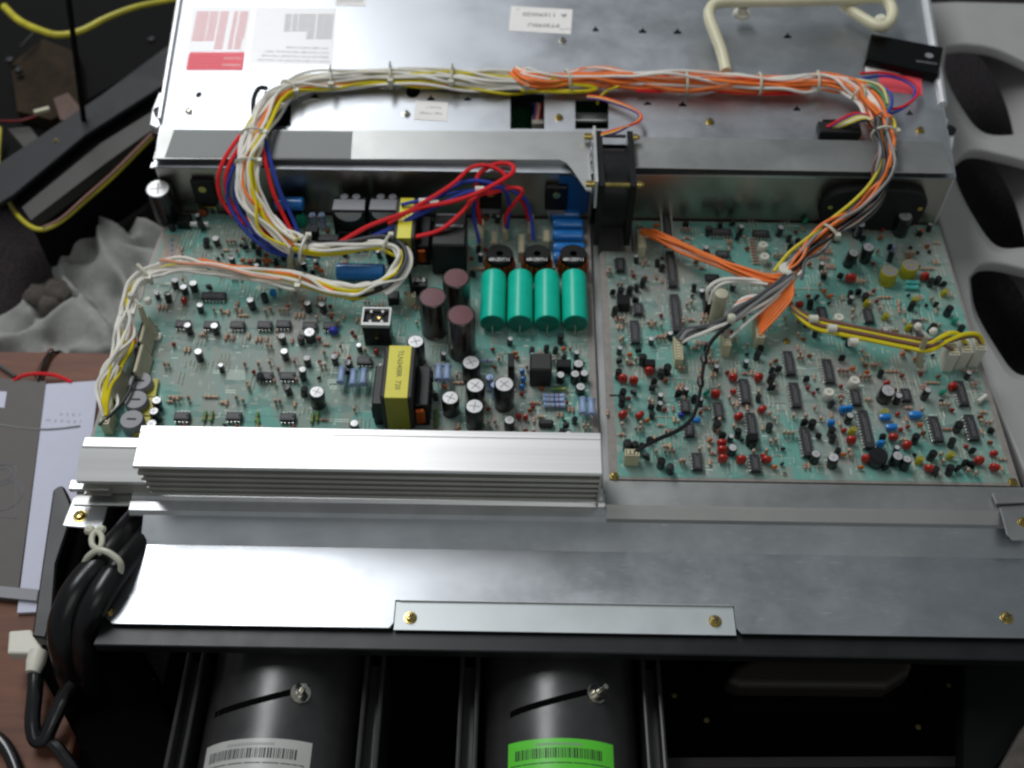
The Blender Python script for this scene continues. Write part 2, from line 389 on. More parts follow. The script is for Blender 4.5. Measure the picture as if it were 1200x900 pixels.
# left and right tabs
for pts, z in (([(186, 108), (196, 110), (192, 128), (196, 140), (184, 150), (175, 146), (178, 128)], 4.6), ([(1104, 132), (1112, 140), (1108, 150), (1119, 158), (1117, 172), (1108, 172), (1100, 150)], 4.6)):
    MB().prism(A(*pts, z=z), z-.8, z).build('hinge_tab', 'zinc_bright', chassis, bevel=.08)
    q = at(pts[2][0]-(4 if pts[2][0] < 600 else -4), pts[2][1]+4, z); MB().lathe([(.5, 0), (.5, .25), (.2, .3)], (q.x, q.y, z+.01), 10).build('hinge_pin', 'black_plastic', chassis)
# floor tray and front flange
MB().prism([(-28.0, -9.9), (33.4, -9.9), (33.4, 16.4), (-26.8, 16.4), (-27.4, 8), (-27.9, -4)], -.75, -.55).build('tray', 'zinc_rail', chassis)
MB().box(-28.4, -9.0, -.5, 6.0, -8.3, -.1).build('front_flange', 'zinc_bright', chassis, bevel=.03)
fp = [(-24.5, -.02), (33.2, -.02)]
def strip(x0, x1, prof, name, material, parent, bevel=0):           # profile (y,z) swept along x with thickness
    vs = []; fs = []
    k = len(prof)
    for x in (x0, x1):
        vs += [(x, y, z) for y, z in prof]+[(x, y-.0, z-.12) for y, z in prof]
    n2 = 2*k
    for i in range(k-1):
        fs += [(i, i+1, n2+i+1, n2+i), (k+i+1, k+i, n2+k+i, n2+k+i+1)]
    fs += [(0, n2, n2+k, k), (k-1, 2*k-1, n2+2*k-1, n2+k-1)]
    fs += [tuple(list(range(k))+list(range(2*k-1, k-1, -1))), tuple([n2+i for i in range(k-1, -1, -1)]+[n2+k+i for i in range(k)])]
    mb = MB().add(vs, fs); bm = mb.build(name, material, parent, bevel=bevel)
    bmm = bmesh.new(); bmm.from_mesh(bm.data); bmesh.ops.recalc_face_normals(bmm, faces=bmm.faces); bmm.to_mesh(bm.data); bmm.free()
    return bm
strip(6.15, 33.4, [(-7.75, -.04), (-9.55, -.04), (-9.7, -.12), (-10.35, -.45), (-10.5, -.7)], 'front_flange', 'zinc_rail', chassis)
strip(-24.3, 6.15, [(-8.6, -.3), (-9.3, -.3), (-9.5, -.45), (-9.7, -.3), (-10.3, -.4), (-10.5, -.7)], 'front_flange', 'zinc_bright', chassis)

def screw_mesh(r, material):
    m = MB().lathe([(r*1.35, 0), (r*1.35, .04), (r, .05), (r, .16), (r*.8, .24), (0, .27)], n=12)
    m.box(-r*.7, -r*.12, .262, r*.7, r*.12, .275, 1); m.box(-r*.12, -r*.7, .264, r*.12, r*.7, .277, 1)
    return m.mesh('screw', [material, 'ink_black'])
SC = {k: screw_mesh(.26, k) for k in ('brass_screw', 'steel_screw', 'brass_dull')}
def screw(px, py, z, parent, k='brass_screw', s=1.0):
    o = bpy.data.objects.new('screw', SC[k]); col.objects.link(o); place(o, at(px, py, z), parent); o.rotation_euler = (0, 0, random.random()*3); o.scale = (s, s, s); return o
for x, y, k in [(222, 131, 'steel_screw'), (476, 134, 'steel_screw'), (659, 48, 'steel_screw'), (655, 138, 'brass_screw'), (832, 143, 'brass_screw'), (1078, 153, 'brass_screw')]:
    screw(x, y, ZT+.005, chassis, k)
# stickers on the plate (all read from the far side: turned by half a turn)
def label(pts, material, lines=(), z=ZT, name='sticker', parent=None, h=.025):
    o = MB().prism(A(*pts, z=z+h), z+.004, z+h).build(name, material, parent or chassis); return o
def ptext(s, px, py, size, material, parent, z=ZT+.03, rz=math.pi-.017, **k): return text(s, size, at(px, py, z), rz, material, parent, **k)
l1 = label([(599, 7), (671, 11), (669, 40), (596, 36)], 'label_white')
ptext('P73090U', 637, 29.5, .72, 'ink_black', l1); ptext('11690020', 632, 17, .72, 'ink_black', l1); ptext('C', 607, 11, .4, 'ink_grey', l1); ptext('DATE', 662, 34, .34, 'ink_grey', l1)
tm = MB(); t0 = at(661, 19, ZT); tm.prism([(t0.x-.3, t0.y+.25), (t0.x+.3, t0.y+.25), (t0.x, t0.y-.3)], ZT+.027, ZT+.035); tm.build('printed_mark', 'ink_grey', l1)
l2 = label([(487, 118), (525, 120), (524, 142), (485, 140)], 'label_white')
ptext('High Voltage', 505, 133, .34, 'ink_grey', l2); ptext('Power-1', 508, 126, .36, 'ink_grey', l2)
l3 = label([(393, -5), (429, -5), (428, 7), (393, 6)], 'label_white')
bc = MB()
for i in range(13):
    p = at(396+i*2.4, 1, ZT); bc.box(p.x-.03, p.y-.3, ZT+.027, p.x+.03, p.y+.3, ZT+.033)
bc.build('barcode', 'ink_grey', l3)
l4 = label([(222, 61), (287, 61), (284, 82), (218, 82)], 'label_red')
for i, y in enumerate((66, 70, 74, 78)):
    x0 = 263; ptext('THIS SIDE MUST NOT BE OPENED' if i % 2 else 'HIGH VOLTAGE INSIDE THE UNIT', 243-.5*i, y, .24, 'ink_pink', l4)
ptext('CAUTION', 273, 68, .34, 'label_white', l4, space=.9); ptext('WARNING', 271, 76, .34, 'label_white', l4, space=.9)
l5 = label([(226, 8), (296, 8), (288, 60), (219, 60)], 'label_clear', h=.01)
rows = MB()
for x0, x1, ya, yb in [(228, 236, 14, 47), (238, 241, 14, 47), (244, 252, 14, 47), (256, 265, 14, 56), (272, 276, 14, 56), (279, 287, 14, 56)]:
    y = ya
    while y < yb:
        t = (y-14)/42; sh = -8*t+3
        p = at(x0+sh, y, ZT); q = at(x1+sh, y+1.9, ZT)
        x = p.x
        while x < q.x:
            rows.box(x, q.y, ZT+.012, x+.09, p.y, ZT+.018); x += .12
        y += 3.2
rows.build('printed_rows', 'ink_pink', l5)
l6 = label([(300, 8), (394, 10), (390, 76), (291, 74)], 'label_clear', h=.01)
rows = MB()
for x0, x1, ya, yb in [(335, 341, 17, 36), (344, 349, 17, 36), (351, 360, 17, 36), (362, 370, 17, 47), (373, 379, 17, 47), (381, 387, 17, 47), (389, 391, 17, 47)]:
    y = ya
    while y < yb:
        sh = -3*(y-17)/30
        p = at(x0+sh, y, ZT); q = at(x1+sh, y+1.7, ZT); x = p.x
        while x < q.x:
            rows.box(x, q.y, ZT+.012, x+.07, p.y, ZT+.018); x += .11
        y += 3.0
rows.build('printed_rows', 'ink_mid', l6)
for i, (s, x) in enumerate([('NOTE TO SERVICE STAFF ON THIS UNIT', 344), ('REPLACE WITH THE SAME TYPE FUSE', 346), ('ONLY AND SEE THE MANUAL FIRST', 348), ('NO USER PARTS INSIDE', 360)][:4]):
    ptext(s, x, 71-5*i, .33, 'ink_grey', l6, z=ZT+.015)
l7 = label([(1030, 84), (1080, 90), (1081, 112), (1030, 105)], 'label_red')
for i in range(4): ptext('HIGH VOLTAGE CAUTION', 1056, 92+i*5, .28, 'ink_pink', l7)
l8 = label([(1014, 70), (1062, 78), (1062, 90), (1014, 84)], 'label_white')

# ---- cooling fan
fan = thing('cooling_fan', 'small square black fan standing on edge between the two metal rails', 'fan', (7.3, 16, 0))
for x0, x1 in ((6.0, 6.45), (8.3, 8.75)):
    pl = [(13.2, .3), (19.2, .3), (19.2, 6.4), (13.2, 6.4)]
    m = MB(); n = 28; ring_o = []; ring_i = []
    for i in range(n):
        a = 2*math.pi*(i+.5)/n; ca, sa = math.cos(a), math.sin(a); k = 3.02/max(abs(ca), abs(sa))
        ring_o.append((16.2+ca*k, 3.35+sa*k)); ring_i.append((16.2+ca*2.8, 3.35+sa*2.8))
    vs = [(x, y, z) for x in (x0, x1) for y, z in ring_o+ring_i]; N2 = 2*n; fs = []
    for i in range(n):
        j = (i+1) % n
        fs += [(i, n+i, n+j, j), (N2+i, N2+j, N2+n+j, N2+n+i), (i, j, N2+j, N2+i), (n+i, N2+n+i, N2+n+j, n+j)]
    m.add(vs, fs).build('frame_flange', 'black_plastic', fan)
MB().lathe([(2.82, 6.45), (2.82, 8.3), (2.95, 8.3), (2.95, 6.45), (2.82, 6.45)], (0, 16.2, 3.35), 32, 'x').build('barrel', 'black_plastic', fan)
hub = MB().lathe([(0, 6.6), (1.1, 6.6), (1.15, 8.2), (0, 8.2)], (0, 16.2, 3.35), 20, 'x').build('hub', 'black_plastic', fan)
for i in range(7):
    a = 2*math.pi*i/7; vs = []
    for rr, tw in ((1.1, .1), (2.7, .45)):
        for x, da in ((6.8, -tw), (8.1, tw)):
            for e in (-.03, .03): vs.append((x, 16.2+rr*math.cos(a+da+e), 3.35+rr*math.sin(a+da+e)))
    MB().add(vs, [(0, 1, 3, 2), (4, 6, 7, 5), (0, 4, 5, 1), (2, 3, 7, 6), (0, 2, 6, 4), (1, 5, 7, 3)]).build('fan_blade', 'black_plastic', fan)
MB().box(6.5, 13.25, 6.2, 8.25, 13.5, 6.38).build('brass_strip', 'brass_screw', fan)
MB().box(6.6, 18.5, 6.3, 8.2, 18.75, 6.42).build('cross_rib', 'slate', fan)
for y in (13.7, 18.9):
    for x0, x1 in ((5.1, 5.72), (8.78, 9.1)):
        MB().lathe([(.26, x0), (.26, x1)], (0, y, 6.05), 10, 'x').build('screw', 'brass_screw', fan)
        if x0 > 8: MB().lathe([(.16, x1), (.16, x1+.2)], (0, y, 6.05), 8, 'x').build('screw_end', 'brass_screw', fan)

# ================================================================== COMPONENT KINDS
def P_(*parts): return [(n, mb.mesh(n, m, bev)) for n, mb, m, bev in parts]
KIND = {}
def ecap(r, h, sleeve='sleeve_black', top='cap_alu', k=None):
    key = ('ecap', r, h, sleeve, top)
    if key in KIND: return KIND[key]
    b = MB().lathe([(r*.9, .0), (r, .08), (r, .16), (r*.95, .2), (r, .25), (r, h-.06), (r*.93, h), (r*.86, h)], n=18)
    n = 18
    t = MB().lathe([(r*.86, h-.02), (r*.85, h+.004), (r*.3, h+.008), (0, h+.01)], n=n)
    g = MB()
    for a in (0, math.pi/2):
        c_, s_ = math.cos(a+.4), math.sin(a+.4); q = r*.6; wv = r*.05
        g.add([(c_*q-s_*wv, s_*q+c_*wv, h+.012), (c_*q+s_*wv, s_*q-c_*wv, h+.012), (-c_*q+s_*wv, -s_*q-c_*wv, h+.012), (-c_*q-s_*wv, -s_*q+c_*wv, h+.012)], [(0, 3, 2, 1)])
    parts = [('electrolytic_capacitor', b, sleeve, 0), ('capacitor_top', t, top, 0)]
    if r > .22 and sleeve != 'yellow_cap':
        sp_ = MB(); vs_ = []
        for i in range(5):
            a = .5+i*.16
            for zz in (.28, h-.1): vs_.append(((r+.006)*math.cos(a), (r+.006)*math.sin(a), zz))
        sp_.add(vs_, [(2*i, 2*i+2, 2*i+3, 2*i+1) for i in range(4)], 0, True); parts.append(('polarity_stripe', sp_, 'stripe_grey' if r < .9 else 'brown_top', 0))
    if r > .3 and top != 'brown_top': parts.append(('vent_groove', g, 'ink_grey' if top == 'cap_alu' else sleeve, 0))
    KIND[key] = P_(*parts); return KIND[key]
def chip(npin, wide=.65, name='chip'):
    key = ('chip', npin, wide)
    if key in KIND: return KIND[key]
    L = npin*.254; b = MB().box(-wide/2, -L/2, .12, wide/2, L/2, .48)
    n = MB().lathe([(.09, .482), (.09, .486)], (0, L/2-.12, 0), 8)
    p = MB()
    for i in range(npin):
        y = -L/2+.127+.254*i
        for s in (-1, 1):
            p.box(min(s*wide/2, s*(wide/2+.1)), y-.06, .2, max(s*wide/2, s*(wide/2+.1)), y+.06, .32)
            p.box(min(s*(wide/2+.07), s*(wide/2+.115)), y-.05, 0, max(s*(wide/2+.07), s*(wide/2+.115)), y+.05, .3)
    pr = MB()
    for yy, k_ in ((-.07, 1.0), (.07, .7)):
        q = -L*.36
        while q < L*.36*k_:
            lw = random.uniform(.05, .12); pr.box(yy-.035, q, .481, yy+.035, q+lw, .484); q += lw+.04
    KIND[key] = P_(('chip', b, 'chip', .03), ('printed_marking', pr, 'ink_mid', 0), ('pin_row', p, 'tin', 0), ('notch', n, 'black_matte', 0)); return KIND[key]
def resistor(L=.55, r=.11, body='res_beige', bands=('band_red', 'band_dark', 'band_gold'), lift=.14, standing=False):
    key = ('res', L, r, body, bands, lift, standing)
    if key in KIND: return KIND[key]
    ax = 'z' if standing else 'y'; z0 = .15 if standing else lift
    o = (0, 0, z0+L/2) if standing else (0, 0, z0)
    h = L/2
    b = MB().lathe([(.03, -h), (r, -h+.03), (r*1.1, -h+.1), (r*.88, -h+.18), (r*.88, h-.18), (r*1.1, h-.1), (r, h-.03), (.03, h)], o, 10, ax)
    parts = [('resistor', b, body, 0)]
    bn = MB()
    for i, bm_ in enumerate(bands):
        y = (-.22+.2*i)*L; bn.lathe([(r*.93, y-.03), (r*.93, y+.03)], o, 10, ax, mi=i)
    if bands: parts.append(('colour_band', bn, list(bands), 0))
    ld = MB()
    if standing:
        ld.tube([(0, 0, 0), (0, 0, .2)], .03, 4); ld.tube(spline([(0, 0, z0+L-.03), (.02, -.1, z0+L+.12), (.02, -.26, z0+L), (.02, -.28, 0)], 3), .03, 4)
    else:
        for s in (-1, 1): ld.tube([(0, s*(h-.02), z0), (0, s*(h+.1), z0), (0, s*(h+.14), 0)], .03, 4)
    parts.append(('lead', ld, 'lead_wire', 0))
    KIND[key] = P_(*parts); return KIND[key]
def dipped(name, w_, t_, h_, material, lead=.08):
    key = ('dip', name, w_, t_, h_, material)
    if key in KIND: return KIND[key]
    b = MB(); n = 12; rings = [(-1, .0), (-.92, .6), (-.65, .9), (0, 1), (.65, .9), (.92, .6), (1, 0)]
    vs = []; fs = []
    for zz, k in rings:
        for i in range(n):
            a = 2*math.pi*i/n; e = lambda q: math.copysign(abs(q)**.6, q)
            vs.append((e(math.cos(a))*w_/2*max(k, .02), e(math.sin(a))*t_/2*max(k, .02), lead+h_/2+zz*h_/2))
    for q in range(len(rings)-1):
        for i in range(n): fs.append((q*n+i, q*n+(i+1) % n, (q+1)*n+(i+1) % n, (q+1)*n+i))
    b.add(vs, fs, 0, True)
    l = MB()
    for s in (-1, 1): l.tube([(s*w_*.25, 0, 0), (s*w_*.25, 0, lead+.08)], .03, 4)
    KIND[key] = P_((name, b, material, 0), ('lead', l, 'lead_wire', 0)); return KIND[key]
def transistor():
    key = 'to92'
    if key in KIND: return KIND[key]
    pts = [(.23*math.cos(R(a)), .2*math.sin(R(a))) for a in range(-20, 201, 20)]
    l = MB()
    for x in (-.12, 0, .12): l.tube([(x, 0, 0), (x, 0, .2)], .025, 4)
    KIND[key] = P_(('transistor', MB().prism(pts, .18, .62), 'black_plastic', .02), ('lead', l, 'lead_wire', 0)); return KIND[key]
def jumper(L):
    key = ('j', L)
    if key not in KIND: KIND[key] = P_(('jumper_wire', MB().tube([(0, -L/2, 0), (0, -L/2, .06), (0, L/2, .06), (0, L/2, 0)], .034, 4), 'jumper_tin', 0))
    return KIND[key]
def round_post(r=.34, h=.5, material='shine_white', name='trimmer'):
    key = ('post', r, h, material)
    if key not in KIND:
        KIND[key] = P_((name, MB().lathe([(r*.9, 0), (r, .05), (r, h-.05), (r*.9, h), (r*.45, h), (r*.42, h-.05), (0, h-.05)], n=14), material, 0),
                       ('slot', MB().box(-r*.35, -.04, h-.048, r*.35, .04, h-.035), 'ink_grey', 0))
    return KIND[key]
def blockk(name, x, y, z, material, bev=.05, tops=None):
    key = ('blk', name, x, y, z, material)
    if key not in KIND: KIND[key] = P_((name, MB().box(-x/2, -y/2, 0, x/2, y/2, z), material, bev))
    return KIND[key]

class Board:
    def __init__(s, t, z=0): s.t = t; s.occ = []; s.z = z; s.n = {}
    def put(s, kind, x, y, rz=0.0, tilt=(0, 0), r=.25, sc=1.0, label=None):
        root = None
        s.n[kind[0][0]] = s.n.get(kind[0][0], 0)+1
        for i, (n, me) in enumerate(kind):
            o = bpy.data.objects.new(n, me); col.objects.link(o)
            if i == 0: place(o, (x, y, s.z), s.t); o.rotation_euler = (tilt[0], tilt[1], rz); o.scale = (sc, sc, sc); root = o
            else: o.parent = root
        s.occ.append((x, y, r))
        if label: root['label'] = label
        return root
    def p(s, kind, px, py, zt=0.0, rz=0.0, tilt=(0, 0), r=.25, **k):
        q = at(px, py, s.z+zt); return s.put(kind, q.x, q.y, rz, tilt, r, **k)
    def free(s, x, y, r, slack=0.0): return all((x-a)**2+(y-b)**2 > (r+c-slack)**2 for a, b, c in s.occ)
H = math.pi/2
def occ_chip(B, x, y, L, horiz=False):
    k = int(L/.45)+1
    for i in range(-k, k+1):
        d = i/k*L/2; B.occ.append((x+d, y, .4) if horiz else (x, y+d, .4))

# ================================================================== RIGHT BOARD
rb = thing('signal_circuit_board', 'teal circuit board on the right crowded with small parts', 'circuit board', (20, 4, 0))
outl = [(6.45, -7.65), (33.1, -7.65), (33.1, 16.3), (9.1, 16.3), (9.1, 12.9), (6.75, 12.9), (6.5, 12.6)]
MB().prism(outl, -.16, -.01).build('board', 'board_edge', rb, bevel=.02)
MB().prism([(7.0, -7.45), (32.6, -7.45), (32.85, 4), (33.0, 16.2), (9.25, 16.2), (9.25, 12.75), (7.0, 12.75)], -.008, 0).build('solder_mask', 'board_teal', rb)
B = Board(rb)
def IC(px, py, n, horiz=False, zt=.45, wide=.65):
    q = at(px, py, zt); occ_chip(B, q.x, q.y, n*.254, horiz); return B.put(chip(n, wide), q.x, q.y, -H if horiz else 0, r=.1)
for px, py, n in [(782, 264, 9), (787, 314, 14), (792, 366, 14), (744, 388, 8), (727, 309, 5), (748, 361, 4), (925, 424.5, 8), (932, 462, 8), (971, 434, 8), (873, 457.5, 8),
                  (881, 498, 8), (964, 367, 5), (1018, 369, 5), (1003, 465, 5), (1077, 385, 7), (1127, 460, 8), (1139, 500, 8), (1097, 502, 8), (1015, 502, 12),
                  (945, 517, 9), (1062, 462, 4), (803, 475, 4), (842, 480, 5), (817, 540, 5), (808, 503, 4), (885, 542, 5)]: IC(px, py, n)
for px, py, n in [(844, 271, 7), (847, 297, 4), (835, 325, 4), (892, 273, 5)]: IC(px, py, n, True)
def red(px, py, horiz=False, s=1.0): B.p(dipped('red_film_capacitor', .66, .4, .74, 'red_dip'), px, py, .4, rz=0 if horiz else random.uniform(-.5, .5), r=.32, sc=s, tilt=(random.uniform(-.2, .2), random.uniform(-.15, .15)))
for px, py in [(731, 445.5), (742, 447), (729, 487), (749, 486), (839, 463), (858, 442.5), (865, 489), (889, 444), (892, 480), (868, 540), (897, 538), (1014, 538), (1064, 523), (1088, 548), (1164, 547), (1116, 454)]: red(px, py)
for px, py in [(762, 436), (845, 518), (845, 527.5), (846, 538), (1047, 512), (998, 517), (1147, 541), (1084, 325)]: red(px, py, True)
for px, py, s in [(860, 457.5, .7), (1164, 531, .8), (996, 327, 1.3), (938, 357, .9), (1057, 502, .5), (1053, 484, .5), (1040, 448, .7), (989, 503, .6), (895, 533, .6), (1133, 521, .5)]: red(px, py, False, s)
blu = dipped('blue_film_capacitor', .52, .34, .7, 'blue_dip'); blu2 = dipped('blue_film_capacitor', .85, .42, .5, 'blue_dip')
for px, py in [(987.5, 480), (995, 479), (974, 496), (1032, 520)]: B.p(blu, px, py, .45, r=.3)
for px, py, s in [(1037.5, 488, 1), (1045, 500, 1), (1073, 486, 1.1), (816, 491, .8)]: B.p(blu2, px, py, .4, r=.4, sc=s)
B.p(dipped('blue_film_capacitor', .4, .3, .4, 'navy_dip'), 798, 486, .3)
for px, py in [(894, 286), (896.5, 299), (900, 324), (983, 371), (972, 459), (1001, 445)]:
    B.p(round_post(.36, .8, 'white_plastic'), px, py, .8, r=.4, tilt=(random.uniform(-.1, .1), random.uniform(-.1, .1)))
for px, py, r, h, sl, tp in [(1044, 318, .62, 1.2, 'yellow_cap', 'relay_grey'), (1067.5, 310, .62, 1.2, 'yellow_cap', 'relay_grey'),
        (1019, 288, .45, 1.6, 0, 0), (1063, 252, .55, 2.0, 0, 0), (1018, 288, .4, 1.3, 0, 0), (998.5, 295.5, .42, 1.4, 0, 0), (914.5, 266, .26, .9, 0, 0), (868, 265.5, .25, .9, 0, 0), (1009, 262, .35, 1.4, 0, 0),
        (1040, 456, .5, 1.2, 0, 0), (1054, 463, .25, .9, 0, 0), (1087, 457, .26, 1.0, 0, 0), (1038, 385, .25, .7, 0, 0), (957, 532, .32, .9, 0, 0), (979, 536, .36, 1.0, 0, 0),
        (1052, 532, .36, 1.1, 0, 0), (1064, 539, .32, 1.0, 0, 0), (859, 523.5, .3, .8, 0, 0), (828, 289, .22, .6, 0, 0), (996, 487, .26, .8, 0, 0)]:
    B.p(ecap(r, h, sl or 'sleeve_black', tp or 'cap_alu'), px, py, h, r=r+.05, tilt=(random.uniform(-.08, .08), random.uniform(-.1, .1)), rz=random.random()*3)
dk_ = lambda h=.8, r=.26: ecap(r, h, 'sleeve_black', 'sleeve_black')
for px, py in [(1030, 533), (943, 494), (953, 495), (961, 508), (977, 511), (903, 498), (729, 458), (744, 457), (765, 452), (795, 460), (727, 420), (754, 420), (782.5, 430.5), (1074, 512), (1124, 498),
               (1163, 503), (1099, 549), (1115, 549), (1093, 531), (1133, 541), (1141, 543), (905, 432), (904, 440), (904, 452), (866, 505), (847, 508), (841, 497), (1099, 353), (1112, 362), (1107, 330), (1008, 340), (1016, 345),
               (775, 540), (787, 547), (759, 533), (736, 520), (745, 519), (752, 519), (865, 275), (831, 268), (1003, 300), (958, 345), (985, 320), (967, 322), (1100, 325), (882.5, 517), (1050, 540), (1040, 545), (718, 340), (738, 338), (745, 350)]:
    B.p(dk_() if random.random() < .5 else transistor(), px, py, .7, r=.27, rz=random.uniform(-1, 1), sc=random.uniform(.85, 1.15), tilt=(random.uniform(-.12, .12), random.uniform(-.15, .15)))
B.p(ecap(.62, .9, 'sleeve_black', 'sleeve_black'), 1030, 533, .9, r=.6)
B.p(blockk('coil_box', .75, .55, .9, 'black_plastic'), 762, 424, .9, r=.5); B.p(blockk('coil_box', .9, .9, 1.0, 'black_plastic'), 731, 350, 1.0, r=.6)
B.p(blockk('coil_box', .7, .55, .9, 'black_plastic'), 882.5, 511, .9, r=.4)
for px, py in [(1072, 349), (1016, 352), (1107, 340), (1038, 368), (1065, 381), (999, 502), (1114, 531), (1078, 537), (1036, 482)]: B.p(round_post(.22, .6, 'yellow_cap', 'yellow_capacitor'), px, py, .6, r=.25, rz=random.random(), tilt=(.1, .2))
for px, py in [(1116, 376), (1102, 460), (941, 260), (825, 461)]: B.p(dipped('green_film_capacitor', .4, .3, .6, 'green_dip'), px, py, .3, r=.3, rz=.8, tilt=(.3, .3))
for px, py in [(1069, 331), (1068, 337)]: B.p(resistor(1.0, .2, 'res_teal', (), .25), px, py, .25, rz=H, r=.3)
B.p(resistor(.9, .15, 'res_blue', ('band_dark',), .15, True), 1048, 290, .9, r=.2)
B.p(resistor(.9, .16, 'white_plastic', (), .3), 1151, 467, .3, rz=-.9, r=.3)
# short ladder of resistors beside the white trimmers
for i in range(9): B.p(resistor(.42, .08, 'res_pink', ('band_dark',)), 881+.6*i, 280+3.6*i, .1, rz=H, r=.12)
for px, py in [(727, 375), (731, 375), (760, 379), (764, 379), (768, 379), (801, 379), (801, 375), (810, 355), (810, 373), (735, 424), (739, 424), (745, 422), (750, 422), (775, 382), (727, 399), (730, 397), (722, 372), (765, 470), (761, 470), (714, 316), (712, 320),
               (753, 307), (757, 307), (741, 318), (795, 495), (789, 477), (790, 490), (802, 466), (712, 482), (738, 480), (729, 498), (751, 497), (781, 521), (786, 521), (769, 530), (820, 527), (831, 526), (832, 540), (798, 541), (802, 541), (827, 477), (843, 493), (859, 475), (841, 505),
               (860, 500), (908, 492), (903, 518), (909, 517), (930, 488), (944, 488), (962, 491), (985, 470), (986, 462), (1018, 470), (1018, 466), (1065, 476), (1080, 481), (1153, 481), (1134, 552), (1143, 555), (1102, 533), (1105, 541), (898, 529), (883, 530), (995, 529), (876, 476), (907, 453), (889, 460),
               (999, 365), (999, 373), (1019, 356), (1054, 352), (1054, 357), (1054, 362), (1031, 362), (1091, 351), (1020, 343), (1012, 332), (903, 427), (938, 415), (862, 398)]:
    B.p(resistor(.45, .11, random.choice(['res_beige', 'res_beige', 'res_pink']), random.choice([('band_red', 'band_gold'), ('band_dark', 'band_red', 'band_gold')]), standing=random.random() < .6), px, py, .3, rz=random.choice([0, H, 0]), r=.17)
# connector sockets
def conn(board, px, py, npin, horiz, h=.9, wide=.55, zt=None, material='cream_conn'):
    L = npin*.25+.2; a, b_ = (L/2, wide/2) if horiz else (wide/2, L/2)
    key = ('conn', L, wide, h, horiz, material)
    if key not in KIND:
        m = MB().box(-a, -b_, 0, a, b_, h*.35); w2 = .07
        m.box(-a, -b_, h*.35, -a+w2, b_, h).box(a-w2, -b_, h*.35, a, b_, h).box(-a+w2, -b_, h*.35, a-w2, -b_+w2, h).box(-a+w2, b_-w2, h*.35, a-w2, b_, h)
        p = MB()
        for i in range(npin):
            d = (i-(npin-1)/2)*.25; x, y = (d, 0) if horiz else (0, d); hx, hy = (.09, wide/2-.1) if horiz else (wide/2-.1, .09); p.box(x-hx, y-hy, h*.35, x+hx, y+hy, h*1.04)
        KIND[key] = P_(('connector', m, material, 0), ('plug_row', p, 'cream_conn' if material != 'black_plastic' else 'black_matte', .015))
    return board.p(KIND[key], px, py, h if zt is None else zt, r=L/2)
conn(B, 752, 279, 7, False, 1.1); conn(B, 795, 408, 7, False, 1.0); conn(B, 851, 392, 7, False, 1.3); conn(B, 890, 383, 7, False, 1.3); conn(B, 741, 530, 3, True, 1.2, .5); conn(B, 830, 350, 5, False, .9, material='black_plastic')
for px, py in [(1117, 408), (1132, 405), (1148, 402)]: conn(B, px, py, 4, False, 1.9, .7, material='white_plastic')
# tall support post
q = at(846, 343, 3.2)
pst = MB().lathe([(.5, 0), (.5, 3.0), (.46, 3.15), (.3, 3.2), (0, 3.2)], (q.x, q.y, 0), 20).build('support_post', 'old_nylon', rb); B.occ.append((q.x, q.y, .6))
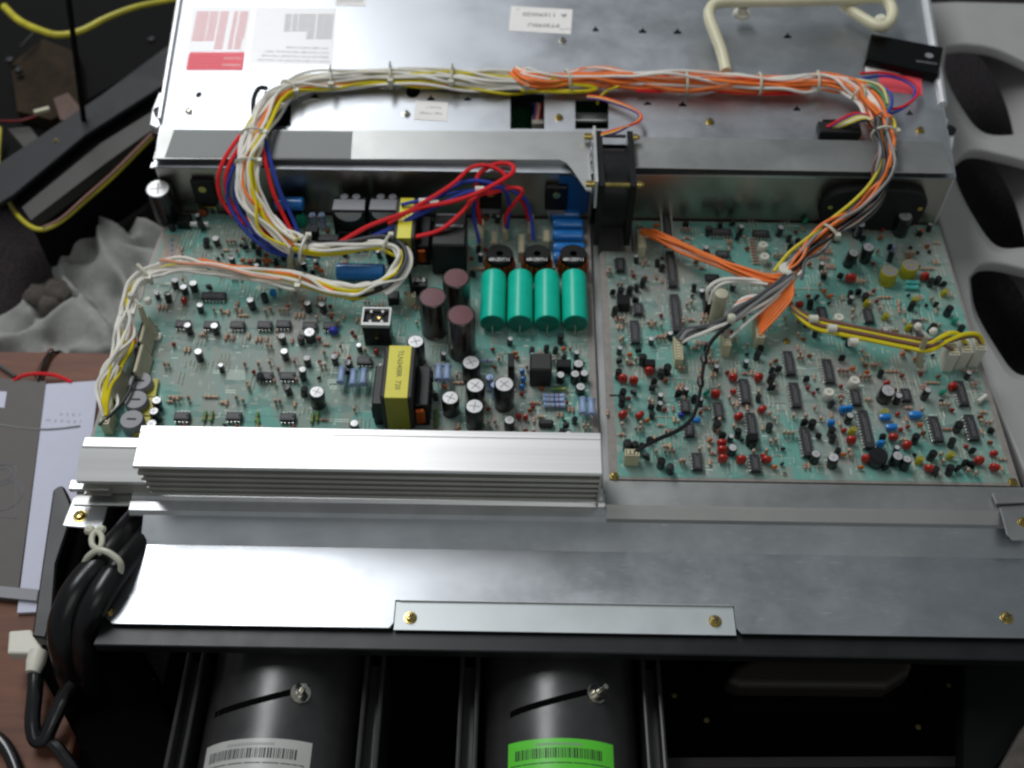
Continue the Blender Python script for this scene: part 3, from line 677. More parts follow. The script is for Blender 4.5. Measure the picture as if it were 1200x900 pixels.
# wide trace windows, jumpers, silk marks, scattered small parts
def inside_right(x, y): return 7.3 < x < 32.4 and -7.1 < y < 15.9 and not (x < 9.6 and y > 12.2)
def scatter(B, inside, x0, x1, y0, y1, njump, nres, nsm, silk, dens=lambda x, y: 1.0, jsl=0.0, side=.1):
    k = 0
    for _ in range(4000):
        if k >= njump: break
        x, y = random.uniform(x0, x1), random.uniform(y0, y1)
        if not inside(x, y) or random.random() > dens(x, y) or not B.free(x, y, .05): continue
        n = random.choice([1, 2, 3, 3, 4]); L = random.choice([.5, .75, 1.0, 1.0, 1.5])
        for i in range(n):
            if inside(x+i*.28, y) and B.free(x+i*.28, y, .03): B.put(jumper(L), x+i*.28, y+random.uniform(-.15, .15), 0 if random.random() > side else H, r=.1); k += 1
    k = 0
    for _ in range(6000):
        if k >= nres: break
        x, y = random.uniform(x0, x1), random.uniform(y0, y1)
        if not inside(x, y) or random.random() > dens(x, y) or not B.free(x, y, .17): continue
        n = random.choice([1, 1, 2, 3]); st = random.random() < .45; rz = random.choice([0, 0, H]); mt = random.choice(['res_beige', 'res_beige', 'res_pink'])
        for i in range(n):
            if inside(x+i*.28, y) and B.free(x+i*.28, y, .12):
                B.put(resistor(.42, .10, mt, random.choice([('band_red', 'band_gold'), ('band_dark', 'band_red', 'band_gold')]), standing=st), x+i*.28, y, rz, r=.13); k += 1
    k = 0
    kinds = [(transistor(), .25), (dk_(.6, .2), .22), (dk_(.8, .24), .26), (dipped('disc_capacitor', .38, .16, .4, 'brown_dip'), .2), (dipped('disc_capacitor', .4, .16, .42, 'orange_dip'), .2), (dipped('disc_capacitor', .3, .2, .35, 'band_red'), .2),
             (ecap(.2, .7), .22), (dipped('disc_capacitor', .3, .15, .3, 'ferrite'), .2)]
    for _ in range(6000):
        if k >= nsm: break
        x, y = random.uniform(x0, x1), random.uniform(y0, y1); kd, r = random.choice(kinds)
        if not inside(x, y) or random.random() > dens(x, y) or not B.free(x, y, r): continue
        B.put(kd, x, y, random.uniform(-.5, .5), (random.uniform(-.12, .12), random.uniform(-.12, .12)), r); k += 1
    m = MB(); mm = MB()
    for _ in range(silk):
        x, y = random.uniform(x0, x1), random.uniform(y0, y1)
        if not inside(x, y): continue
        t = random.random(); q = m if random.random() < .5 else mm
        if t < .5: q.box(x, y, .001, x+random.uniform(.15, .5), y+.07, .006)
        elif t < .8: q.box(x, y, .001, x+.05, y+random.uniform(.2, .7), .006)
        else:
            for i in range(random.randint(2, 4)): q.box(x+i*.13, y, .001, x+i*.13+.07, y+.12, .006)
    a = m.build('silkscreen_marks', 'silk', B.t); b_ = mm.build('silkscreen_marks', 'silk_dim', B.t); a['kind'] = 'stuff'; b_['kind'] = 'stuff'
def dens_r(x, y):
    d = .55
    if y < 3: d = .8
    if y < -3: d = 1.0
    if y < -6.7: d = .25
    return d
scatter(B, inside_right, 7.2, 32.4, -7.2, 15.9, 290, 190, 170, 700, dens_r)
screw(720, 558, .0, rb, 'brass_screw', .9); screw(1187, 565, .0, rb, 'brass_screw', .9); screw(922, 400, 0, rb, 'brass_screw', .8); screw(919, 556, 0, rb, 'steel_screw', .6)
MB().box(6.7, -.9, .0, 7.4, -.8, .05).build('board_slot', 'black_matte', rb)

# ================================================================== LEFT BOARD
lb = thing('power_circuit_board', 'teal circuit board on the left carrying large capacitors and yellow taped transformer', 'circuit board', (-11, 4, 0))
MB().prism([(-28.0, -8.2), (5.85, -8.2), (5.85, 16.3), (-27.0, 16.3), (-27.6, 8)], -.16, -.01).build('board', 'board_edge', lb, bevel=.02)
MB().prism([(-27.8, -8.1), (5.35, -8.1), (5.35, 16.2), (-26.6, 16.2), (-27.3, 8)], -.008, 0).build('solder_mask', 'board_teal_two', lb)
C_ = B; B = Board(lb)
for px, py, n in [(250, 346, 7), (214, 379, 4), (247, 380, 4), (278, 380, 4), (307, 380, 4), (310, 380, 4), (332, 379, 4), (363, 381, 4), (387, 381, 4), (337, 440, 4), (311, 440, 4), (427, 422, 4), (213, 487, 4), (274, 487, 4), (337, 488, 4)]:
    if (px, py) != (307, 380): IC(px, py, n, True)
for px, py, r, h in [(231.5, 411, .28, 1.0), (294, 351, .28, 1.0), (333, 411, .27, .9), (360, 354, .27, 1.0), (378, 355, .27, 1.0), (362.5, 388, .4, 1.0), (353, 432, .26, 1.2), (370, 459, .52, 1.5), (215, 336, .28, .7), (233, 357, .24, .8), (226, 332, .3, .8),
                     (220, 381, .27, .9), (251, 381, .27, .9), (181.6, 469, .32, 1.0), (181, 482, .32, 1.0), (178, 496, .34, 1.0), (415, 496, .3, .8), (186, 217, .95, 3.4), (236, 236, .22, .6), (232, 252, .22, .9), (263, 235, .25, 1.3)]:
    B.p(ecap(r, h), px, py, h, r=r+.06, rz=random.random()*3, tilt=(random.uniform(-.06, .06), random.uniform(-.1, .1)))
for px, py, r, h in [(552, 424.7, .64, 1.9), (557, 451.6, .64, 2.0), (527.7, 466, .6, 1.6), (556, 476, .62, 2.2), (591, 450, .68, 2.4), (597, 492, .36, 1.0), (487, 400, .6, 2.2), (678, 426, .36, 1.0), (657, 439, .3, .8), (674, 438, .32, .9), (685, 437, .3, .8), (680.5, 453, .34, .7), (448, 372, .2, .5)]:
    B.p(ecap(r, h), px, py, h, r=r+.06, rz=random.random()*3)
for px, py in [(204, 331), (196, 347), (303, 440), (352, 396), (360, 422), (331, 396), (310, 347), (201, 263), (237, 262), (253, 280), (240, 283), (410, 425), (448, 430), (355, 457), (338, 455)]:
    B.p(dk_(), px, py, .6, r=.27, tilt=(random.uniform(-.15, .15), random.uniform(-.2, .2)))
for px, py, s in [(216, 353, 1.1), (210, 382, .7), (337, 358, .6), (374, 396, .7), (441, 412, .9), (409, 419, .7), (608, 488, .9), (616, 489, .9), (291, 246, .6), (216, 498, .5), (277, 498, .5), (344, 499, .5)]:
    B.p(dipped('red_film_capacitor', .42, .34, .62, 'red_dip'), px, py, .35, r=.3, sc=s)
B.p(blu, 320, 343, .45); B.p(dipped('blue_film_capacitor', .7, .5, .6, 'navy_dip'), 391, 388, .35, r=.4)
for i in range(3): B.p(dipped('blue_film_capacitor', .35, .3, .5, 'blue_dip'), 612+(i % 2), 436+i*9, .3, r=.25)
B.p(dipped('blue_film_capacitor', .8, .4, .6, 'blue_dip'), 612, 318, .5, r=.4); B.p(dipped('green_film_capacitor', .9, .7, 1.3, 'green_dip'), 353, 257, .8, r=.5)
# big lavender resistors
for px, py, in [(400, 440), (414, 443), (426, 442), (514, 437), (524, 437), (683, 476), (693, 477)]: B.p(resistor(1.35, .27, 'res_blue', (), .9), px, py, .9, r=.4)
for px, py in [(649, 464), (649, 469), (650, 475)]: B.p(resistor(1.5, .2, 'res_blue', ('band_red', 'band_dark', 'band_gold'), .3), px, py, .3, rz=H, r=.3)
B.p(resistor(1.0, .15, 'green_small', ('band_gold', 'band_red'), .3), 656, 456, .3, rz=H, r=.2); B.p(resistor(.8, .15, 'res_blue', ('band_gold', 'band_dark'), .3), 571, 423, .3, rz=H, r=.2)
for px, py in [(365, 247), (376, 247)]: B.p(resistor(1.3, .24, 'res_blue', ('band_red', 'band_dark'), .9, True), px, py, 1.8, r=.3)
for px, py in [(574, 443), (580, 452)]: B.p(resistor(1.3, .26, 'res_blue', (), .2, True), px, py, 1.3, r=.3)
for px, py in [(240, 488), (248, 488), (301, 489), (302, 497), (366, 490), (372, 488), (511, 486), (511, 494)]: B.p(resistor(.8, .12, 'green_small', ('band_gold', 'band_red'), .2), px, py, .2, r=.2)
for px, py in [(259, 364), (263, 364), (267, 364), (277, 363), (281, 363), (278, 354), (264, 394), (268, 394), (273, 394), (237, 391), (241, 391), (291, 392), (300, 396), (305, 396), (312, 396), (317, 363), (311, 365), (199, 469), (204, 469), (209, 469), (261, 470), (265, 470), (285, 470), (323, 471), (328, 471),
               (345, 472), (303, 427), (316, 425), (322, 448), (326, 433), (345, 424), (348, 446), (399, 406), (382, 402), (428, 411), (409, 431), (372, 453), (221, 467), (277, 466), (326, 335), (346, 343), (354, 353), (388, 365), (402, 370), (418, 373), (423, 374), (397, 378), (326, 395), (342, 398), (290, 450), (292, 454), (380, 414), (287, 427)]:
    B.p(resistor(.45, .11, random.choice(['res_beige', 'res_beige', 'res_pink']), random.choice([('band_red', 'band_gold'), ('band_dark', 'band_red', 'band_gold')]), standing=random.random() < .6), px, py, .3, rz=random.choice([0, H, 0]), r=.17)
# brown topped reservoir capacitors
for px, py, h in [(507, 348, 3.6), (534.5, 325.5, 3.4), (540, 369, 4.0)]: B.p(ecap(.98, h, 'sleeve_brown', 'brown_top'), px, py, h, r=1.0)
# four lying green film capacitors
for i, px in enumerate((577, 609.5, 642, 675)):
    q = at(px, 371, 1.8); x, y0, y1, r = q.x, q.y, q.y+4.7, .92
    m = MB().lathe([(r*.8, y0), (r*.96, y0+.12), (r, y0+.35), (r, y1-.35), (r*.96, y1-.1), (r*.78, y1)], (x, 0, r+.02), 26, 'y')
    g = m.build('green_film_capacitor', 'green_cap', lb, org=(x, y0, 0))
    e = MB().lathe([(r*.93, y0+.07), (r*.78, y0-.01), (0, y0-.02)], (x, 0, r+.02), 26, 'y').build('end_cap', 'green_cap_end_shade', g, org=(x, y0, 0))
    MB().tube([(x, y0-.02, r), (x, y0-.2, r), (x, y0-.25, 0)], .05, 5).build('lead', 'lead_wire', g, org=(x, y0, 0))
    for k in range(5): B.occ.append((x, y0+k, 1.0))
# three wound inductors with printed caps
for px in (585.5, 629.5, 672):
    q = at(px, 297, 2.0); g = MB().lathe([(.45, .1), (.95, .1), (.95, .35), (.72, .45), (.72, 1.3), (.95, 1.4), (.45, 1.4)], (q.x, q.y, 0), 22)
    cp = MB().lathe([(.26, 1.75), (.26, 2.0), (.92, 2.0), (1.0, 1.93), (1.0, 1.5), (.9, 1.42)], (q.x, q.y, 0), 22).build('inductor', 'inductor_black', lb, org=(q.x, q.y, 0))
    for i in range(16):
        a = 2*math.pi*i/16; ca, sa = math.cos(a), math.sin(a)
        g.tube([(q.x+ca*.95, q.y+sa*.95, .05), (q.x+ca*1.03, q.y+sa*1.03, .8), (q.x+ca*.9, q.y+sa*.9, 1.5)], .17, 5, mi=1)
    g.build('winding', ['black_matte', 'copper'], cp, org=(q.x, q.y, 0))
    MB().lathe([(.25, 1.9), (0, 1.9)], (q.x, q.y, 0), 14).build('core_hole', 'black_matte', cp, org=(q.x, q.y, 0))
    text('6B1Z0T11', .42, (q.x, q.y-.62, 2.006), 0, 'shine_white', cp, space=.85); B.occ.append((q.x, q.y, 1.1))
# stack of blue cylinders
for i, (px, py, z) in enumerate([(663, 245, .5), (666, 257, .5), (666, 270, .6), (667, 285, .6), (667, 296, .5)]):
    q = at(px, py+2, z+.4); L = 2.4; r = .47
    MB().lathe([(r*.6, q.x-L/2), (r*.93, q.x-L/2+.08), (r, q.x-L/2+.25), (r, q.x+L/2-.25), (r*.93, q.x+L/2-.08), (r*.6, q.x+L/2)], (0, q.y, z), 18, 'x').build('blue_axial_capacitor', 'blue_cap', lb, org=(q.x, q.y, 0)); B.occ.append((q.x, q.y, 1.2))
q = at(338, 233, 2.6); MB().lathe([(.4, q.x-1.1), (.52, q.x-1.0), (.52, q.x+1.0), (.4, q.x+1.1)], (0, q.y, 2.1), 18, 'x').build('blue_axial_capacitor', 'blue_cap', lb, org=(q.x, q.y, 0))
MB().box(q.x-.9, q.y-.4, 0, q.x+.9, q.y+.4, 1.6).build('capacitor_cradle', 'black_plastic', lb)
q = at(425, 312, 1.3); MB().lathe([(.4, q.x-2), (.62, q.x-1.9), (.62, q.x+1.5), (.4, q.x+1.6)], (0, q.y, .7), 18, 'x').build('blue_axial_capacitor', 'blue_cap', lb, org=(q.x, q.y, 0)); B.occ.append((q.x, q.y, 1.6))
# black power modules with grey tops
for px in (409, 452):
    q = at(px, 240, 3.0)
    g = MB().box(q.x-1.25, q.y-.7, 0, q.x+1.25, q.y+1.0, 2.9).build('line_filter', 'black_plastic', lb, bevel=.06)
    MB().prism([(q.x-1.2, q.y-.55), (q.x+1.2, q.y-.55), (q.x+1.15, q.y+.55), (q.x-1.15, q.y+.55)], 2.95, 3.03).build('filter_top', 'relay_grey', g)
    vs = [(q.x+1.0*math.cos(R(a)), 2.9+.9*math.sin(R(a))) for a in range(180, 361, 15)]
    MB().add([(x, q.y-.74, z) for x, z in vs], [tuple(range(len(vs)))]).build('filter_skirt', 'cap_alu', g)
    for k in (-.45, .45): MB().lathe([(.32, 0), (.34, .02), (.3, .6), (0, .62)], (q.x+k, q.y+.9, 2.4), 10).build('coil_end', 'relay_grey', g)
    B.occ.append((q.x, q.y, 1.4))
def transformer(x0, x1, y0, y1, h, tape=True, txt=None, tsize=.4):
    xc, yc = (x0+x1)/2, (y0+y1)/2; wd = x1-x0
    g = MB().box(x0-.3, y0, .3, x1+.3, y1, h-.02).build('transformer', 'ferrite', lb, bevel=.1, org=(xc, yc, 0))
    MB().box(x0-1.0, y0+.5, 0, x0-.32, y1-.5, h*.62).build('bobbin', 'black_plastic', g, bevel=.08, org=(xc, yc, 0))
    MB().box(x1+.32, y0+.5, 0, x1+1.25, y1-.5, h*.62).build('bobbin', 'black_plastic', g, bevel=.08, org=(xc, yc, 0))
    MB().box(x1+.34, y0+.2, .6, x1+1.0, y0+.48, h*.55).build('winding', 'copper', g, bevel=.1, org=(xc, yc, 0))
    pins = MB()
    for s in (x0-1.05, x1+1.2):
        for i in range(6): pins.box(s, y0+.6+i*(y1-y0-1.2)/5-.08, h*.2, s+.14, y0+.6+i*(y1-y0-1.2)/5+.08, h*.5)
    pins.build('pin_row', 'black_matte', g, org=(xc, yc, 0))
    if tape:
        MB().box(x0, y0-.03, h-.02+.003, x1, y1, h+.03).build('tape_top', 'tape_yellow', g, bevel=.02, org=(xc, yc, 0))
        MB().box(x0, y0-.05, .3, x1, y0-.003, h).build('tape_front', 'tape_yellow_shade', g, org=(xc, yc, 0))
    if txt: text(txt, tsize, (xc+.05, yc+.1, h+.032), -H+0, 'ink_black', g, space=1.0)
    for k in range(int(y1-y0)+1): B.occ.append((xc, y0+k, 1.9))
    return g
q0 = at(456, 405, 3.8); q1 = at(483, 405, 3.8); q2 = at(466, 466, 3.8)
transformer(q0.x+.03, q1.x-.02, q2.y, q0.y, 3.8, True, 'TLN3408R  720', .5)
q0 = at(470, 230, 3.4); q1 = at(486, 230, 3.4); q2 = at(478, 279, 3.4)
transformer(q0.x, q1.x, q2.y, q0.y-.2, 3.4, True, '720', .5)
q = at(527, 262, 3.2)
g = MB().box(q.x-1.25, q.y-2.2, 0, q.x+1.25, q.y+1.2, 3.2).build('black_transformer', 'black_plastic', lb, bevel=.12)
MB().box(q.x-1.0, q.y-.4, 3.203, q.x+1.0, q.y-.15, 3.28).build('clamp_strip', 'relay_grey', g)
MB().box(q.x-1.0, q.y+.8, 3.203, q.x+.8, q.y+.95, 3.28).build('clamp_strip', 'relay_grey', g)
for k in range(4): B.occ.append((q.x, q.y-2+k, 1.4))
text('EB-5', .5, at(491, 328, 1.2), 0, 'shine_white', lb)
# wall mounted regulators
for px, py, z in [(238, 226, 2.6), (575, 226, 2.6), (652, 222, 2.8)]:
    q = at(px, py, z); x = q.x; y = 16.42
    g = MB().box(x-.85, y-.45, 1.2, x+.85, y-.02, 3.6).build('power_transistor', 'black_plastic', lb, bevel=.08, org=(x, y-.2, 0))
    MB().lathe([(.3, y-.6), (.3, y-.452)], (x, 0, 2.9), 12, 'y').build('screw', 'brass_screw', g, org=(x, y-.2, 0))
    MB().box(x-.7, y-.6, .95, x+.7, y-.3, 1.18).build('insulator_edge', 'brass_screw' if px < 300 else 'relay_grey', g, org=(x, y-.2, 0))
    for k in (-.5, 0, .5): MB().box(x+k-.06, y-.35, 0, x+k+.06, y-.25, 1.2).build('lead', 'tin', g, org=(x, y-.2, 0))
MB().box(3.3, 16.36, .6, 5.7, 16.43, 4.4).build('blue_reflection_sheet', 'blue_sheet', lb)  # blue sheet painting the reflection of the blue capacitors in the wall
q0 = at(962, 232, 2.6); q1 = at(1084, 236, 2.6); yw = 16.43
pl_ = []; x0_, x1_ = q0.x, q1.x; xm = (x0_+x1_)/2
for i in range(28):
    a = 2*math.pi*(i+.5)/28; e = lambda q: math.copysign(abs(q)**.6, q); pl_.append((xm+(x1_-x0_)/2*e(math.cos(a)), 2.2+2.15*e(math.sin(a))))
n_ = len(pl_)
wm = MB().add([(x, yw-1.0, z) for x, z in pl_]+[(x, yw, z) for x, z in pl_], [tuple(range(n_))]+[(i, n_+i, n_+(i+1) % n_, (i+1) % n_) for i in range(n_)]).build('wall_module', 'black_matte', rb, bevel=.12)
for x_ in (x0_+.55, x1_-.55): MB().lathe([(.2, yw-1.12), (.2, yw-1.0)], (x_, 0, 2.6), 10, 'y').build('screw', 'brass_screw', rb)
# dark heat sink plates at the back, black choke, box parts
for px, py, x, y, z, mt in [(634, 423, 1.5, 1.5, 2.0, 'ferrite'), (661, 425, 1.0, .7, .9, 'black_plastic'), (215, 255, 1.0, 1.0, .8, 'black_plastic'), (385, 278, 1.6, .7, 1.2, 'black_plastic'), (412, 268, 2.0, .8, 1.0, 'black_plastic'), (492, 330, 1.0, .9, 1.1, 'black_plastic'), (461, 345, .8, .8, .8, 'black_plastic'), (640, 494, 1.0, .5, .5, 'ferrite'), (365, 268, 1.0, .6, 1.6, 'slate')]:
    B.p(blockk('module', x, y, z, mt, .12 if mt == 'ferrite' else .06), px, py, z, r=max(x, y)/2+.1)
q = at(599, 424, 2.0); MB().box(q.x-.22, q.y-.5, 0, q.x+.22, q.y+.7, 2.1).build('upright_module', 'black_plastic', lb, bevel=.04); B.occ.append((q.x, q.y, .6))
q = at(230, 262, .5); MB().box(q.x-.6, q.y-.1, .3, q.x+.9, q.y+.15, .55).build('fuse_clip', 'shine_white', lb)
q = at(236, 247, .7); B.put(dipped('disc_capacitor', .8, .25, .7, 'brown_dip'), q.x, q.y, 0, r=.4)
q = at(462, 289, .9)
# metal framed relay socket
q = at(441, 370, 2.4); fr = MB().box(q.x-.95, q.y-.75, 0, q.x+.95, q.y+.35, 1.7).build('relay_socket', 'black_plastic', lb, bevel=.05, org=(q.x, q.y, 0))
f2 = MB(); X0, X1, Y0, Y1 = q.x-1.0, q.x+1.0, q.y-.85, q.y+.8
f2.box(X0, Y0, 2.1, X1, Y0+.24, 2.4).box(X0, Y1-.14, 2.1, X1, Y1, 2.4).box(X0, Y0+.24, 2.1, X0+.12, Y1-.14, 2.4).box(X1-.12, Y0+.24, 2.1, X1, Y1-.14, 2.4)
for sx in (-.4, .4): f2.box(q.x+sx-.08, Y1-.45, 2.15, q.x+sx+.08, Y1-.25, 2.35).box(q.x+sx-.08, Y0+.32, 2.15, q.x+sx+.08, Y0+.5, 2.35)
f2.build('socket_frame', 'relay_frame', fr, org=(q.x, q.y, 0))
MB().box(X0+.05, Y0+.05, 1.7, X1-.05, Y1-.05, 2.05).build('socket_body', 'black_matte', fr, org=(q.x, q.y, 0))
MB().lathe([(.12, 2.06), (.12, 2.2)], (q.x+.15, q.y, 0), 8).build('contact', 'brass_screw', fr, org=(q.x, q.y, 0)); MB().lathe([(.14, 1.71), (.14, 1.8)], (q.x, q.y-.9, -.6), 8).build('contact', 'brass_screw', fr, org=(q.x, q.y, 0))
B.occ.append((q.x, q.y, 1.3))
# connectors behind the inductors
for px, py, n in [(563, 268, 7), (592, 262, 7), (622, 262, 7), (579, 278, 4), (640, 276, 4), (611, 285, 7), (621, 300, 6)]: conn(B, px, py, n, False, 1.0, .45, material='old_nylon' if px != 563 else 'cream_conn')
conn(B, 481, 345, 2, True, 1.0, .5); conn(B, 124, 488, 4, False, 1.2, .6)
# adjusting pots along the left edge and upright brown hybrids
for px, py in [(164, 446), (159, 468), (154, 491)]:
    q = at(px, py, .9); g = MB().lathe([(.78, 0), (.8, .75), (.72, .9), (0, .9)], (q.x, q.y, 0), 20).build('trimmer_pot', 'relay_grey', lb, org=(q.x, q.y, 0))
    MB().box(q.x-.3, q.y-.06, .903, q.x+.3, q.y+.06, .93).build('slot', 'slate', g, org=(q.x, q.y, 0)); B.occ.append((q.x, q.y, .9))
    MB().prism([(q.x+.2, q.y-.9), (q.x+1.1, q.y-.9), (q.x+1.0, q.y+.6), (q.x+.1, q.y+.6)], .02, .35).build('glue_patch', 'yellow_cap', lb)
for px, py in [(174, 385), (168, 420), (140, 445)]:
    q = at(px, py, 1.6)
    g = MB().box(q.x-.12, q.y-1.2, .1, q.x+.12, q.y+1.2, 1.7).build('hybrid_module', 'old_nylon', lb, bevel=.05, org=(q.x, q.y, 0)); g.rotation_euler = (0, R(-12), 0)
    MB().box(q.x-.4, q.y-1.1, .1, q.x-.14, q.y+1.1, 1.5).build('module_board', 'junk_brown', g, org=(q.x, q.y, 0)); B.occ.append((q.x, q.y, .9)); B.occ.append((q.x, q.y-.8, .7))
# copper comb pad on the upper left and tilted silk blocks
cm = MB()
for i in range(11):
    p = at(192+(i % 2)*.3, 276+i*2.6); cm.box(p.x-.1, p.y-.05, .002, p.x+1.3, p.y+.05, .012)
cm.build('copper_comb', 'copper_track', lb)
for i in range(4): p = at(202, 281+i*6); MB().prism([(p.x-.12, p.y-.15), (p.x+.12, p.y-.15), (p.x, p.y+.15)], .013, .02).build('printed_arrow', 'blue_sheet', lb)
sk = MB()
for (x0, y0, w_, n) in [(265, 434, 22, 5), (264, 457, 12, 2), (395, 404, 15, 4), (395, 414, 15, 3), (370, 424, 12, 3), (388, 430, 16, 2), (384, 445, 13, 3), (385, 491, 24, 2), (410, 394, 12, 3), (250, 434, 7, 2), (268, 308, 18, 2), (378, 436, 18, 1), (386, 450, 9, 3), (465, 395, 10, 3)]:
    for i in range(n):
        a = at(x0, y0+i*2.4); b_ = at(x0+w_, y0+i*2.4+1.2); sk.box(a.x, b_.y, .003, b_.x, a.y, .009)
sk.build('silkscreen_block', 'silk', lb)
def inside_left(x, y): return -26.2 < x < 5.0 and -7.4 < y < 15.6
def dens_l(x, y):
    if x > -6: return .45
    if x < -8 and y > 9: return .6
    return .55 if y > 4 else .3
scatter(B, inside_left, -26, 5, -7.4, 15.6, 290, 100, 75, 600, dens_l)
# denser clutter at the back of the power section
def inside_back(x, y): return -22 < x < -1 and 9.5 < y < 16
scatter(B, inside_back, -22, -1, 9.5, 16, 25, 35, 45, 60)
def inside_fr(x, y): return -5.5 < x < 5.2 and -5.5 < y < 3
scatter(B, inside_fr, -5.5, 5.2, -5.5, 3, 20, 25, 22, 120)
screw(488, 419, .0, lb, 'brass_screw', .9)

# ================================================================== HEAT SINK
hs = thing('heat_sink', 'long bright aluminium heat sink with ribbed front lying in front of left board', 'heat sink', (-9, -8, 0))
ya = at(440, 503, 4.0).y; yb = at(440, 551, 4.0).y; xl0 = at(165, 500, 4).x; xl1 = at(161, 548, 4).x; xr = at(705, 530, 4).x
MB().prism([(xl0, ya), (xr, ya), (xr, yb), (xl0+.1, yb)], 3.7, 4.0).build('top_flange', 'alu', hs, bevel=.06, seg=2)
ym = ya+(yb-ya)*.16
MB().box(xl0+.05, ya-.52, 4.003, xr-.02, ya-.04, 4.05).build('flange_step', 'alu', hs, bevel=.02)
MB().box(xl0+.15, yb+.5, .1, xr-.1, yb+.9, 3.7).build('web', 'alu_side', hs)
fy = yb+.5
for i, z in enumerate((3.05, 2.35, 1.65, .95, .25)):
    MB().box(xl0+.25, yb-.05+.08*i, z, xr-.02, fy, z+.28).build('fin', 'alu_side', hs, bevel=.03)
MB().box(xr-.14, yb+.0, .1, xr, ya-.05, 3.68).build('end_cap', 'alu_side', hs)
# shorter lower bracket on the left end
ex = thing('aluminium_extrusion', 'short aluminium extrusion projecting left of the long heat sink', 'extrusion', (-25, -8, 0))
za = 2.2
y0 = at(130, 512, za).y; y1 = at(130, 524, za).y; y2 = at(130, 560, za).y; x0 = at(98, 514, za).x; x1 = at(164, 514, za).x+.8
MB().box(x0, y1, za-.25, x1, y0, za).build('top_lip', 'alu', ex, bevel=.08, seg=2)
MB().add([(x0-.1, y1-.02, za-.1), (x1, y1-.02, za-.1), (x1, y2+.3, za-.9), (x0-.1, y2+.3, za-.9), (x0-.1, y1-.02, za-.4), (x1, y1-.02, za-.4), (x1, y2+.3, za-1.2), (x0-.1, y2+.3, za-1.2)],
         [(0, 3, 2, 1), (4, 5, 6, 7), (0, 1, 5, 4), (1, 2, 6, 5), (2, 3, 7, 6), (3, 0, 4, 7)]).build('face', 'alu', ex)
MB().box(x0+.3, y2+.5, -.4, x1, y1-.2, .9).build('web', 'alu_side', ex)
for z in (.4, -.1): MB().box(x0+.1, y2+.1, z, x0+1.2+.6, y2+.55, z+.2).build('rib', 'alu_side', ex)

# ================================================================== FRONT COVER
fc = thing('front_cover_panel', 'wide bare metal cover strip folded along its length below the boards', 'metal panel', (0, -14, -1.3))
ZC = -1.3
def ln(px, py, z): return tuple(at(px, py, z))
up = [(-23.4, at(600, 607, -.6).y, -.62), (33.2, at(600, 607, -.6).y, -.62), (33.2, at(600, 645, ZC).y, ZC), (at(164, 640, ZC).x, at(600, 645, ZC).y, ZC)]
MB().add(up+[(x, y, z-.12) for x, y, z in up], [(0, 3, 2, 1), (4, 5, 6, 7), (0, 1, 5, 4), (1, 2, 6, 5), (2, 3, 7, 6), (3, 0, 4, 7)]).build('upper_fold', 'cover_metal', fc)
yf = up[2][1]; ye = at(600, 738, ZC).y
nx0 = at(463, 706, ZC).x; nx1 = at(860, 710, ZC).x; ny = at(650, 706, ZC).y
lx = at(118, 736, ZC).x
MB().prism([(up[3][0], yf-.003), (33.2, yf-.003), (33.2, ye), (nx1+.25, ye), (nx1, ye+.35), (nx1, ny), (nx0, ny), (nx0, ye+.35), (nx0-.25, ye), (lx+.6, ye), (lx, ye+.5), (lx+.6, ye+2.2)], ZC-.12, ZC).build('lower_face', 'cover_metal', fc)
MB().box(nx0+.04, ye-.06, ZC-.2, nx1-.04, ny-.05, ZC-.13).build('fixing_strip', 'cover_plate', fc)
MB().box(nx0+.3, ny-.03, ZC-.12, nx1, ny-.0, ZC+.03).build('strip_edge', 'zinc_bright', fc)
for px, py in [(481, 724), (838, 728), (1180, 724)]: screw(px, py, ZC-.12 if px < 900 else ZC, fc, 'brass_screw', 1.15)
screw(128, 716, ZC+.0, fc, 'brass_screw', .9)
rbk = thing('corner_bracket', 'small bent metal bracket at the right end of the cover', 'bracket', tuple(at(1190, 600, 0)))
MB().prism(A((1163, 577), (1215, 573), (1215, 588), (1168, 590), z=.35), .2, .35).build('bracket_top', 'zinc_rail', rbk, bevel=.03)
MB().prism(A((1171, 593), (1215, 590), (1215, 633), (1187, 633), (1180, 626), z=.1), -.05, .1).build('bracket_face', 'zinc_rail', rbk, bevel=.05)
screw(1199, 612, .1, rbk)

# ================================================================== TELEVISION CABINET
tv = thing('television_cabinet', 'black projection television cabinet front below the metal cover', 'cabinet', (0, -20, -14))
ZB = -1.75
y0 = ye+.25; y1 = at(600, 764, ZB).y
MB().prism([(at(118, 733, ZB).x, y0), (34, y0), (34, y1), (at(108, 756, ZB).x, y1)], ZB-.9, ZB).build('front_bar', 'cabinet_black', tv, bevel=.08)
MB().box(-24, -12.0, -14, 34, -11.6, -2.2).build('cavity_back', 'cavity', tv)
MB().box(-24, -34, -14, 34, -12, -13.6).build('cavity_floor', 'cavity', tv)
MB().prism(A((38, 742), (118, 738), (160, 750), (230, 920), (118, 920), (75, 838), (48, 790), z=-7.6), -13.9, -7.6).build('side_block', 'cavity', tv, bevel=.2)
MB().prism(A((62, 573), (70, 568), (75, 570), (84, 592), (80, 618), (66, 660), (62, 712), (54, 748), (37, 746), (50, 655), z=-3.0), -4.2, -3).build('side_hook', 'cabinet_black', tv, bevel=.12)
MB().prism(A((84, 618), (90, 584), (185, 584), (170, 640), (140, 735), (58, 742), (68, 680), z=-4.2), -5.5, -4.3).build('side_dark_slab', 'cavity', tv)  # black slab stands in for the dark hole around the cords
MB().prism(A((62, 690), (88, 690), (80, 745), (54, 745), z=-4.0), -4.29, -4.05).build('side_web', 'slate', tv)
